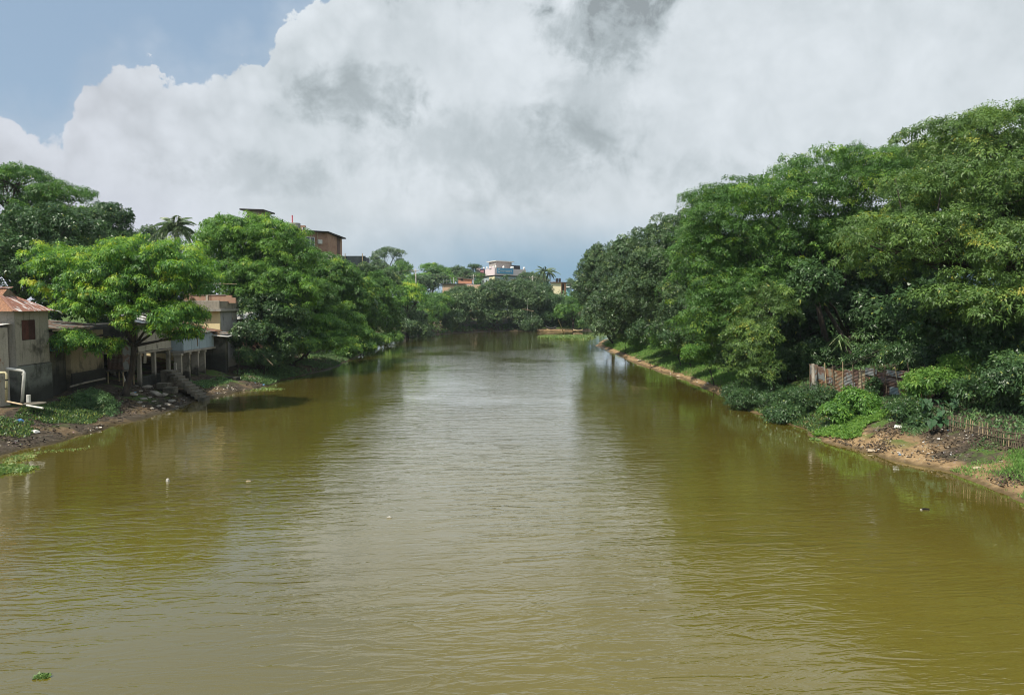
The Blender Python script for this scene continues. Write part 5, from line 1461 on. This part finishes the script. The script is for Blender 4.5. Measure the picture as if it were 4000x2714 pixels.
bush('sunlit_bush', 'yellow green weedy bush in front of the middle of the tin fence', 'lbush', 103, (3340, 1570, 45.5, 85, 60, 1.2), (3280, 1610, 45, 60, 40, 1.0), (3420, 1610, 44.5, 60, 40, 1.0), mat='leaf_bright')
bush('sunlit_bush', 'brown tipped low bush right of the yellow green weedy bush', 'weed', 104, (3440, 1640, 43.8, 45, 28, .8), (3400, 1655, 43.6, 40, 22, .7))
bush('shade_bush', 'round green bush below the bright feathery shrub', 'bush', 105, (3560, 1620, 41.5, 85, 55, 1.2), (3620, 1660, 40.5, 60, 40, 1.0), mat='leaf_dark')
bush('feathery_shrub', 'bright lime feathery shrub at the right end of the tin fence', 'lbush', 106, (3650, 1490, 43, 110, 60, 1.5), (3760, 1450, 43.5, 90, 70, 1.5), (3580, 1510, 43.5, 55, 50, 1.0), (3800, 1520, 42.5, 60, 35, 1.0), r0=.07, fill=.25)
bush('climber', 'upright green creeper column against the tin fence', 'bush', 107, (3408, 1500, 48.2, 22, 45, .4), (3400, 1540, 48, 24, 40, .4), mat='leaf_dark')
bush('grass_bush', 'bright green bush on the grassy far part of the right bank', 'bush', 108, (2500, 1345, 108, 55, 22, 1.8), (2580, 1345, 102, 60, 26, 1.8), scale=1.5)
bush('grass_bush', 'small yellow leaved bush at the foot of the right row', 'lbush', 109, (2442, 1325, 110, 18, 24, 1.0), scale=1.5)
bush('grass_bush', 'leafy green bush between grass slope and the feathery drooping tree', 'bush', 110, (2790, 1395, 68, 75, 30, 1.6), (2720, 1380, 74, 60, 28, 1.5), scale=1.2)
bush('grass_bush', 'bright weedy bush at the top of the grass slope', 'bush', 111, (2660, 1350, 84, 60, 35, 1.8), (2600, 1335, 90, 50, 30, 1.8), scale=1.3)
bush('shore_bush', 'pale leaved weed clump on the left bank below the ochre house', 'weed', 112, (400, 1600, 50.5, 60, 50, 1.0), (350, 1560, 51, 45, 40, 1.0), (440, 1630, 50, 35, 30, .8), group='bushes on the left bank')
bush('shore_bush', 'dark bush under the trees beyond the left houses', 'dbush', 113, (1030, 1400, 75, 60, 40, 1.4), (1100, 1380, 77, 60, 45, 1.4), (960, 1390, 73, 40, 35, 1.0), group='bushes on the left bank')
bush('shore_bush', 'green bush at the left waterline midway to the bend', 'bush', 114, (1420, 1360, 112, 55, 30, 2), (1360, 1370, 104, 50, 30, 2), group='bushes on the left bank', scale=1.5, mat='leaf_rain')
bush('understory_bush', 'dark shrubs in the hollow behind the tin fence', 'dbush', 115, (3200, 1400, 60, 120, 70, 1.5), (3420, 1400, 58, 120, 60, 1.5), (3080, 1430, 60, 80, 70, 1.5), (3580, 1400, 53, 120, 60, 1.5), (3700, 1390, 50, 100, 70, 1.5), scale=1.5)
bush('understory_bush', 'dark shrubs behind the bamboo fence at the right edge', 'dbush', 116, (3850, 1530, 40, 130, 70, 1.5), (4000, 1500, 38, 120, 110, 1.5), scale=1.3)
bush('understory_bush', 'shaded thicket at the foot of the right row', 'dbush', 117, (2700, 1310, 80, 110, 60, 2), (2560, 1300, 95, 100, 55, 2), (2440, 1290, 112, 80, 45, 2), scale=1.8)
bush('understory_bush', 'dark thicket filling the gap behind the feathery drooping tree', 'dbush', 118, (2900, 1405, 63, 110, 60, 1.6), (2990, 1450, 59, 80, 60, 1.4), scale=1.4)
tree('backing_tree', 'dark tree filling the gap behind the flame tree and the tin roofs', 'dark', GB(-40, 67),
     EL((440, 1160, 66, 130, 120, 2.5), (330, 1180, 64, 130, 110, 2.5), (720, 1150, 78, 110, 70, 3), (200, 1180, 60, 90, 60, 2.5), (620, 1050, 84, 120, 70, 3)), .25, scale=1.5, seed=119, group=GL, fill=.5)
tree('backing_tree', 'dark tree behind the left row at the brick block foot', 'dark', GB(-36, 105),
     EL((1150, 1200, 104, 150, 110, 4), (1330, 1200, 112, 110, 110, 4), (1420, 1220, 124, 90, 80, 4), (1000, 1150, 100, 100, 90, 4)), .3, scale=2.0, seed=120, group=GL, fill=.4)
tree('backing_tree', 'dark tree filling behind the far bend left of centre', 'dark', (-14, 232, 4.6),
     EL((1600, 1190, 210, 110, 50, 4), (1750, 1200, 228, 100, 45, 4), (1880, 1190, 238, 100, 50, 4)), .3, scale=3.0, seed=121, group=GF, fill=.4)
tree('backing_tree', 'dark tree filling behind the far bend right of centre', 'dark', (14, 244, 4.6),
     EL((2020, 1190, 242, 100, 50, 4), (2150, 1205, 246, 90, 40, 4), (2290, 1190, 240, 80, 40, 4)), .3, scale=3.0, seed=122, group=GF, fill=.4)
def thicket(label, seed, spots, group):
    e = [(x, y, gz(x, y) + 2.4, 3.6, 4.6, 3.6) for x, y in spots]
    x, y = spots[0]
    tree('thicket', label, 'dark', (x, y, gz(x, y)), e, .12, scale=2.0, seed=seed, cat='bush', group=group, twigs=20, stem_name='stem', crown_name='foliage', fill=.8)
thicket('deep shade thicket behind the right row from fence to palm', 131, [(31, 66), (29, 74), (28, 82), (28, 91), (27, 100)], 'shaded thickets')
thicket('deep shade thicket behind the far end of the right row', 132, [(26, 110), (25, 119), (24, 128), (25, 138)], 'shaded thickets')
thicket('deep shade thicket behind the drooping trees of the left shore', 133, [(-33, 88), (-31, 97), (-31, 106), (-32, 116), (-33, 127)], 'shaded thickets')
thicket('deep shade thicket behind the tin fence and umbrella canopy', 134, [(33, 57), (36, 50), (36, 43), (34, 36)], 'shaded thickets')
# big leaved taro by the bamboo fence
tr = empty('taro_plant', 'taro plant with large dark heart shaped leaves left of the bamboo fence', 'plant', GB(23.3, 39.5))
rt = np.random.default_rng(5)
heart = [(0, 0, 0), (-.12, .16, .03), (-.10, .30, .02), (.10, .30, .04), (.40, .16, -.03), (.62, 0, -.16), (.40, -.16, -.03), (.10, -.30, .04), (-.10, -.30, .02), (-.12, -.16, .03)]
hm = bpy.data.meshes.new('leaf'); hm.from_pydata(heart, [], [(0, i, i + 1) for i in range(1, 9)]); hm.materials.append(plain('taro_leaf', (0.030, 0.075, 0.030), .6, .3, 2.0, .25))
stemb = MB()
for i in range(30):
    uu = rt.uniform(3600, 3740); vv = rt.uniform(1555, 1660); Yy = 40.5 + (1560 - vv) * .018 + rt.uniform(-.3, .3)
    p = U(uu, vv, Yy); p[2] = max(p[2], gz(p[0], p[1]) + .25)
    lf = bpy.data.objects.new('leaf', hm); COL.objects.link(lf); lf.parent = tr
    lf.location = Vector(p) - tr.location; lf.rotation_euler = (rt.normal(0, .3), rt.uniform(.3, 1.0), rt.uniform(-2.8, -.3)); s = rt.uniform(.4, .72); lf.scale = (s, s, s)
    stemb.tube([(p[0] + .15, p[1] + .15, gz(p[0] + .15, p[1] + .15) - .1), (p[0] + .05, p[1] + .05, (p[2] + gz(p[0], p[1])) / 2), p], .015, 4)
stemb.build('stems', M['leaf_dark'], tr)

# ------------------------------------------------------------------ tin fence
fn = empty('tin_fence', 'patched fence of rusty corrugated sheets propped with sticks on the right bank', 'fence', (23.5, 50, 1.5))
fp = [np.array(p) for p in ((21.9, 54.2), (22.9, 51.6), (23.7, 49.6), (24.6, 47.6), (25.6, 45.2))]
seglen = [np.linalg.norm(fp[i + 1] - fp[i]) for i in range(4)]; tot = sum(seglen)
def fpos(s):
    for i in range(4):
        if s <= seglen[i] or i == 3: return fp[i] + (fp[i + 1] - fp[i]) * min(1.0, s / seglen[i]), (fp[i + 1] - fp[i]) / seglen[i]
        s -= seglen[i]
ff = np.random.default_rng(17)
def sheet(s, w, z0, z1, mat, hor, tilt=0.0, off=0.0):
    p, d = fpos(s); n_ = np.array([d[1], -d[0]]) * -1
    n_ = np.array([-d[1], d[0]]); n_ = n_ if n_[0] < 0 else -n_
    o = (p[0] + n_[0] * off, p[1] + n_[1] * off, z0)
    corr('sheet', M[mat], o, (d[0], d[1], tilt), (n_[0] * -.02, n_[1] * -.02, 1), lambda q: (0, z1 - z0), w, fn, pitch=.095, amp=.02, horizontal=hor)
base = lambda s: max(1.72, gz(*fpos(s)[0]))
spec = [(0.0, .75, 1.75, 'tin_grey', False), (.72, .8, 1.65, 'tin_grey', False), (1.5, .8, 1.55, 'tin_olive', False), (2.25, 1.0, 1.55, 'tin_olive', True), (3.2, .8, 1.6, 'tin_grey', True),
        (3.95, .55, 1.62, 'tin_brown', True), (4.45, .6, 1.6, 'tin_cream', True), (5.0, 1.5, 1.62, 'tin_brown', True), (6.4, 1.3, 1.65, 'tin_brown', True), (7.6, 1.2, 1.6, 'tin_brown', True), (8.7, 1.5, 1.55, 'tin_rust', True)]
for (s, w, hgt, mt, hor) in spec:
    b = base(s + w / 2)
    sheet(s, w, b, b + hgt, mt, hor, -.06 if hor else 0.0, .03 * (int(s * 10) % 2))
for (s, w, z0, z1, mt) in ((.85, .55, .15, .75, 'tin_cream'), (1.7, .6, .5, 1.0, 'tin_grey'), (3.4, .9, .35, .85, 'tin_grey'), (5.1, .9, 1.25, 1.72, 'tin_grey'), (5.5, .7, .2, .65, 'tin_cream'), (5.2, .8, .65, 1.1, 'tin_rust'),
                           (6.7, 1.2, 1.35, 1.75, 'tin_grey'), (7.0, .85, .1, .62, 'tin_blue'), (7.9, .7, .3, .7, 'tin_red'), (9.2, .6, .3, .8, 'tin_cream'), (9.0, .7, .8, 1.2, 'tin_brown')):
    b = base(s + w / 2); sheet(s, w, b + z0, b + z1, mt, True, -.06, .07 + .01 * (int(s * 7) % 3))
for s in np.arange(0, 9.6, .8):
    g_ = gz(*fpos(s + .4)[0]) - .2
    if base(s) - g_ > .1: sheet(s, .83, g_, base(s) + .05, ['tin_grey', 'tin_brown', 'tin_olive'][int(s * 5) % 3], True, -.03, -.02)
for s in (.2, 1.0, 1.75, 2.5, 3.3, 4.2, 4.9, 5.9, 6.8, 7.7, 8.6, 9.5):
    p, d = fpos(s); b = base(s); n_ = np.array([-d[1], d[0]]); n_ = n_ if n_[0] < 0 else -n_
    a = p + n_ * .16; lean = ff.normal(-.25, .15)
    MB().tube([(a[0] - d[0] * lean * .6, a[1] - d[1] * lean * .6, b - .7), (a[0] + d[0] * lean * .5, a[1] + d[1] * lean * .5, b + ff.uniform(1.7, 2.15))], .03, 5).build('prop_stick', M['bamboo_dark'] if ff.random() < .7 else M['bamboo'], fn)
tag(MB().tube([U(3178, 1505, 52.2), U(3176, 1422, 53)], [.13, .11], 8).build('concrete_post', M['concrete_old']), 'short concrete post at the far end of the tin fence', 'post')

# ------------------------------------------------------------------ bamboo picket fence
bf = empty('bamboo_fence', 'low fence of split bamboo pickets at the right edge', 'fence', (23.6, 37, 1.8))
q0 = np.array((23.0, 38.6)); q1 = np.array((24.4, 33.2))
nP = 44
pk = np.random.default_rng(9)
for i in range(nP):
    f = i / (nP - 1)
    if .27 < f < .31: continue
    p = q0 + (q1 - q0) * f; b = gz(p[0], p[1])
    t_ = pk.normal(0, .04)
    MB().tube([(p[0], p[1], b - .1), (p[0] + pk.normal(0, .02), p[1] + t_, b + pk.uniform(.62, .80))], .022, 5).build('picket', M['bamboo'] if pk.random() < .2 else M['bamboo_dark'], bf)
for hh in (.28, .60):
    MB().tube([(q0[0] - .04, q0[1], gz(*q0) + hh), ((q0[0] + q1[0]) / 2 - .04, (q0[1] + q1[1]) / 2, gz(*((q0 + q1) / 2)) + hh), (q1[0] - .04, q1[1], gz(*q1) + hh)], .02, 5).build('rail', M['bamboo_dark'], bf)

# ------------------------------------------------------------------ rubble, litter and floating scraps
rr = np.random.default_rng(31)
def hit(u, v):
    """where the sight line through (u, v) first meets the bank"""
    ys = np.arange(18.0, 140.0, .12)
    P = np.stack([U(u, v, y_) for y_ in ys])
    k = np.nonzero(P[:, 2] <= np.maximum(0.0, ground_z(P[:, 0], P[:, 1])))[0]
    p = P[k[0]] if len(k) else P[-1]
    return np.array([p[0], p[1], max(.02, gz(p[0], p[1]))])
def stone_mesh(seed):
    rg = np.random.default_rng(seed)
    bm = bmesh.new(); bmesh.ops.create_icosphere(bm, subdivisions=1, radius=.5)
    for v in bm.verts:
        v.co = Vector((v.co.x * rg.uniform(.8, 1.2), v.co.y * rg.uniform(.7, 1.1), v.co.z * rg.uniform(.35, .6)))
    me = bpy.data.meshes.new('rubble_stone'); bm.to_mesh(me); bm.free()
    me.materials.append(M['stone']); return me
sm = [stone_mesh(k) for k in range(5)]
spots = [(575, 1515, .9), (520, 1545, .8), (560, 1560, .7), (610, 1540, 1.0), (640, 1545, .8), (600, 1570, .5), (550, 1530, .4), (670, 1568, .7), (655, 1582, .6), (620, 1588, .4), (585, 1555, .4), (545, 1575, .5),
         (530, 1510, .5), (505, 1500, .45), (690, 1590, .4), (640, 1600, .4), (595, 1598, .4), (560, 1590, .35), (630, 1520, .5), (680, 1550, .4)]
for i, (uu, vv, s) in enumerate(spots):
    p = hit(uu, vv); z = p[2]
    o = bpy.data.objects.new('rubble_stone', sm[i % 5]); COL.objects.link(o)
    o.location = (p[0], p[1], z + .04); o.rotation_euler = (rr.normal(0, .15), rr.normal(0, .15), rr.uniform(0, 6)); o.scale = (s, s, s * .8)
    row = 0 if vv < 1525 else 1 if vv < 1550 else 2 if vv < 1575 else 3
    mates = sorted(a[0] for a in spots if (0 if a[1] < 1525 else 1 if a[1] < 1550 else 2 if a[1] < 1575 else 3) == row)
    nth = ['first', 'second', 'third', 'fourth', 'fifth', 'sixth', 'seventh'][mates.index(uu)]
    tag(o, ('big' if s >= .7 else 'small') + ' broken slab, %s from left in the %s row of the stairway heap' % (nth, ['top', 'second', 'third', 'lowest'][row]), 'rubble', 'broken slabs left of the stairway')
def litter(name, label, pts, smin, smax, mats_seed, mat):
    rg = np.random.default_rng(mats_seed); n = len(pts)
    A = unit(rg.normal(size=(n, 3)) * np.array([1, 1, .25])); N = unit(np.array([0, 0, 1.0]) + rg.normal(0, .4, (n, 3)))
    B = np.cross(N, A); S = rg.uniform(smin, smax, (n, 1)); C = np.asarray(pts) + np.array([0, 0, .03])
    V = np.stack([C - A * S - B * S * .5, C + A * S * .8 - B * S * .6, C + A * S + B * S * .4 + N * S * .3, C - A * S * .7 + B * S * .6, ], 1).reshape(-1, 3)
    o = obj_from(name, mesh_np(name, V, np.arange(len(V)).reshape(-1, 4), tint=rg.random(n)), mat)
    return tag(o, label, kind='stuff')
lm, lt_, lb = new_mat('litter')
lt_.put(lb.inputs['Base Color'], lt_.ramp(lt_.node('ShaderNodeAttribute', attribute_name='tint').outputs['Fac'],
        [(0.0, (0.06, 0.045, 0.03)), (.35, (0.20, 0.15, 0.10)), (.6, (0.42, 0.36, 0.28)), (.8, (0.62, 0.60, 0.56)), (.93, (0.75, 0.74, 0.72)), (.97, (0.10, 0.28, 0.50))], 'CONSTANT'))
lb.inputs['Roughness'].default_value = .7
M['litter'] = lm
litter('litter', 'scattered rubbish and dry leaves on the near left bank', bank_pts(-1, 36, 72, .2, 4.2, 900, 41, .35, 1.3), .03, .11, 1, lm)
litter('litter', 'scattered rubbish on the near right bank', bank_pts(1, 28, 46, .2, 5.5, 800, 42, .35, 1.2), .02, .09, 2, lm)
litter('litter', 'rubbish strewn on the mud beyond the grass slope', bank_pts(1, 60, 106, .2, 2.2, 110, 43, .2, 4.0), .05, .16, 3, lm)
litter('litter', 'pale rubbish on the left shore before the bend', bank_pts(-1, 108, 175, .1, 2.4, 140, 44, .1, 6.0), .08, .22, 4, lm)
dl = bank_pts(1, 30, 45, .3, 5.2, 3500, 45, .0, 1.5)
litter('leaf_litter', 'dead leaves and twigs covering the dark right slope', dl, .03, .09, 5, plain('dead_leaf', (0.085, 0.065, 0.045), .9, .5, 5.0))
litter('leaf_litter', 'dead leaves and mud clods on the left bank', bank_pts(-1, 40, 74, .2, 4.5, 3500, 46, -.2, 1.5), .03, .10, 6, plain('dead_leaf_dark', (0.07, 0.055, 0.042), .9, .5, 5.0))
def scrap(name, label, cat, uu, vv, z, pts, mat, hgt=.05):
    p = UZ(uu, vv, z)
    if z > .01:
        p = hit(uu, vv); z = p[2]
    n = len(pts)
    mb = MB().poly([(p[0] + a, p[1] + b, z + .005) for a, b in pts] + [(p[0] + a * .8, p[1] + b * .8, z + hgt * (1 + .4 * math.sin(3 * i))) for i, (a, b) in enumerate(pts)],
                   [tuple(range(n - 1, -1, -1)), tuple(range(n, 2 * n))] + [(i, (i + 1) % n, n + (i + 1) % n, n + i) for i in range(n)])
    tag(mb.build(name, M[mat]), label, cat, 'scraps' if False else None)
M['grubby_rag'] = plain('grubby_rag', (0.50, 0.49, 0.45), .8, .2)
M['blue_plastic'] = plain('blue_plastic', (0.10, 0.26, 0.58), .5, .3)
M['cream_foam'] = plain('cream_foam', (0.46, 0.38, 0.27), .8, .15)
scrap('floating_wrapper', 'white scrap floating in the middle of the near water', 'litter', 1520, 2022, 0, [(-0.10, -0.02), (0.07, -0.03), (0.11, 0.01), (0.01, 0.03), (-0.09, 0.03)], 'grubby_rag')
scrap('floating_wrapper', 'white scrap floating below the left shore reflection', 'litter', 655, 1880, 0, [(-0.07, -0.03), (0.04, -0.04), (0.08, 0.02), (-0.01, 0.06)], 'grubby_rag', .12)
scrap('floating_wrapper', 'pale flat scrap floating right of the left shore reflection', 'litter', 970, 1879, 0, [(-0.11, -0.03), (0.10, -0.03), (0.12, 0.03), (-0.07, 0.04)], 'cream_foam', .03)
scrap('floating_stick', 'dark stick floating on the right water below the bank', 'litter', 3615, 1990, 0, [(-.17, -.03), (.15, -.04), (.18, .03), (-.15, .04)], 'black_plastic', .05)
scrap('floating_wrapper', 'tiny white scrap beside the dark floating stick', 'litter', 3598, 1991, 0, [(-0.04, -0.02), (0.04, -0.02), (0.03, 0.02), (-0.03, 0.02)], 'grubby_rag', .03)
scrap('plastic_bag', 'blue plastic bag on the left bank below the drain pipes', 'bag', 76, 1650, .5, [(-.22, -.12), (.12, -.18), (.25, .08), (-.05, .2)], 'blue_plastic', .16)
scrap('plastic_bag', 'white torn bag on the rubbish near the left water edge', 'bag', 135, 1690, .5, [(-.28, -.14), (.16, -.2), (.28, .1), (-.08, .2)], 'white_rag', .12)
scrap('plastic_bag', 'blue scrap of bag at the right waterline', 'bag', 3292, 1710, .3, [(-.10, -.08), (.10, -.10), (.12, .08), (-.06, .1)], 'blue_plastic', .10)
scrap('foam_piece', 'white broken foam lying before the round green bush', 'litter', 3505, 1672, .8, [(-.25, -.1), (.2, -.14), (.3, .06), (-.1, .14)], 'white_rag', .12)
scrap('foam_piece', 'white paper heap on the tan mud left of the creeping plants', 'litter', 3243, 1640, .8, [(-.2, -.1), (.2, -.08), (.22, .1), (-.15, .12)], 'white_rag', .10)
scrap('husk', 'pale coconut husk lying on the near right slope', 'husk', 3815, 1830, .5, [(-.22, -.04), (-.12, -.09), (.05, -.11), (.2, -.05), (.22, .04), (.08, .1), (-.1, .09)], 'cream_foam', .07)
scrap('husk', 'pale broken slab at the right waterline', 'husk', 3405, 1763, .2, [(-.24, -.05), (-.05, -.12), (.16, -.09), (.25, .05), (.02, .1), (-.18, .09)], 'cream_foam', .08)
scrap('rag', 'pale cloth heap on the mud of the far right slope', 'litter', 2500, 1408, .5, [(-.5, -.2), (.3, -.3), (.5, .2), (-.2, .4)], 'cream_foam', .08)
scrap('rag', 'white plastic heap on the sunny right shore before the bushes', 'litter', 2650, 1470, .3, [(-.25, -.2), (.25, -.15), (.3, .2), (-.15, .2)], 'cream_foam', .08)
scrap('floating_wrapper', 'white scrap floating beside the green scum at left', 'litter', 1020, 1521, 0, [(-0.18, -0.12), (0.18, -0.12), (0.21, 0.12), (-0.12, 0.18)], 'grubby_rag', .06)
# a fallen twig heap and an epiphyte on the leaning trunk
ep = U(3285, 1320, 58.6)
C_ = np.repeat([ep], 60, 0) + RNG.normal(0, .18, (60, 3)); A_ = unit(RNG.normal(size=(60, 3)) * np.array([1, 1, .4]) + np.array([0, 0, -.5]))
V, q = leaf_quads(C_, A_, unit(RNG.normal(size=(60, 3))), np.full(60, .9), np.full(60, .10), .5)
tag(obj_from('epiphyte_fern', mesh_np('epiphyte_fern', V, tris=q, tint=RNG.uniform(.5, 1, 60)), M['leaf_weed']), 'hanging fern on the leaning trunk above the tin fence', 'fern')
o = MB().tube([GB(27.0, 58.0), U(3335, 1400, 58.2), U(3290, 1310, 59), U(3235, 1220, 60), U(3170, 1090, 61), U(3120, 980, 62)], [.24, .20, .17, .15, .12, .08], 8).build('leaning_trunk', M['bark'], smooth=True)
tag(o, 'bare trunk leaning left behind the tin fence', 'tree trunk')
o = MB().tube([GB(29.6, 66.0), U(3300, 1300, 66), U(3312, 1160, 66), U(3296, 1060, 66), U(3310, 930, 66)], [.13, .12, .11, .10, .08], 7).build('slender_trunk', M['bark'], smooth=True)
tag(o, 'thin dark trunk standing in the shaded hollow behind the tin fence', 'tree trunk')
# termite nest on the trunk of the bright tree and a fallen pole
c = U(893, 1233, 79.2)
tag(MB().tube([c + (0, 0, -.9), c + (0, 0, -.3), c + (0, 0, .4), c + (0, 0, .9)], [.12, .38, .36, .1], 9).build('termite_nest', M['bark'], smooth=True), 'dark lump of nest on the trunk beside the yellow house', 'nest')
tag(MB().tube([U(1000, 1360, 75), U(1065, 1425, 73.5)], .06, 6).build('fallen_pole', M['bamboo']), 'slanting pole leaning on the slope below the dark shaded tree', 'pole')
# ------------------------------------------------------------------ moist air
hz = MB().box(-2200, 2200, -2200, 2200, -5, 45).build('haze', None)
hm_ = bpy.data.materials.new('moist_air'); hm_.use_nodes = True
ht = NT(hm_.node_tree); ht.n.remove(ht.n['Principled BSDF'])
pv = ht.node('ShaderNodeVolumePrincipled', {'Color': (0.80, 0.89, 1.0, 1.0), 'Density': 0.00014, 'Anisotropy': 0.2})
ht.l.new(pv.outputs[0], ht.n['Material Output'].inputs['Volume'])
hz.data.materials.append(hm_)
tag(hz, kind='stuff', label='thin moist haze in the air over the river')
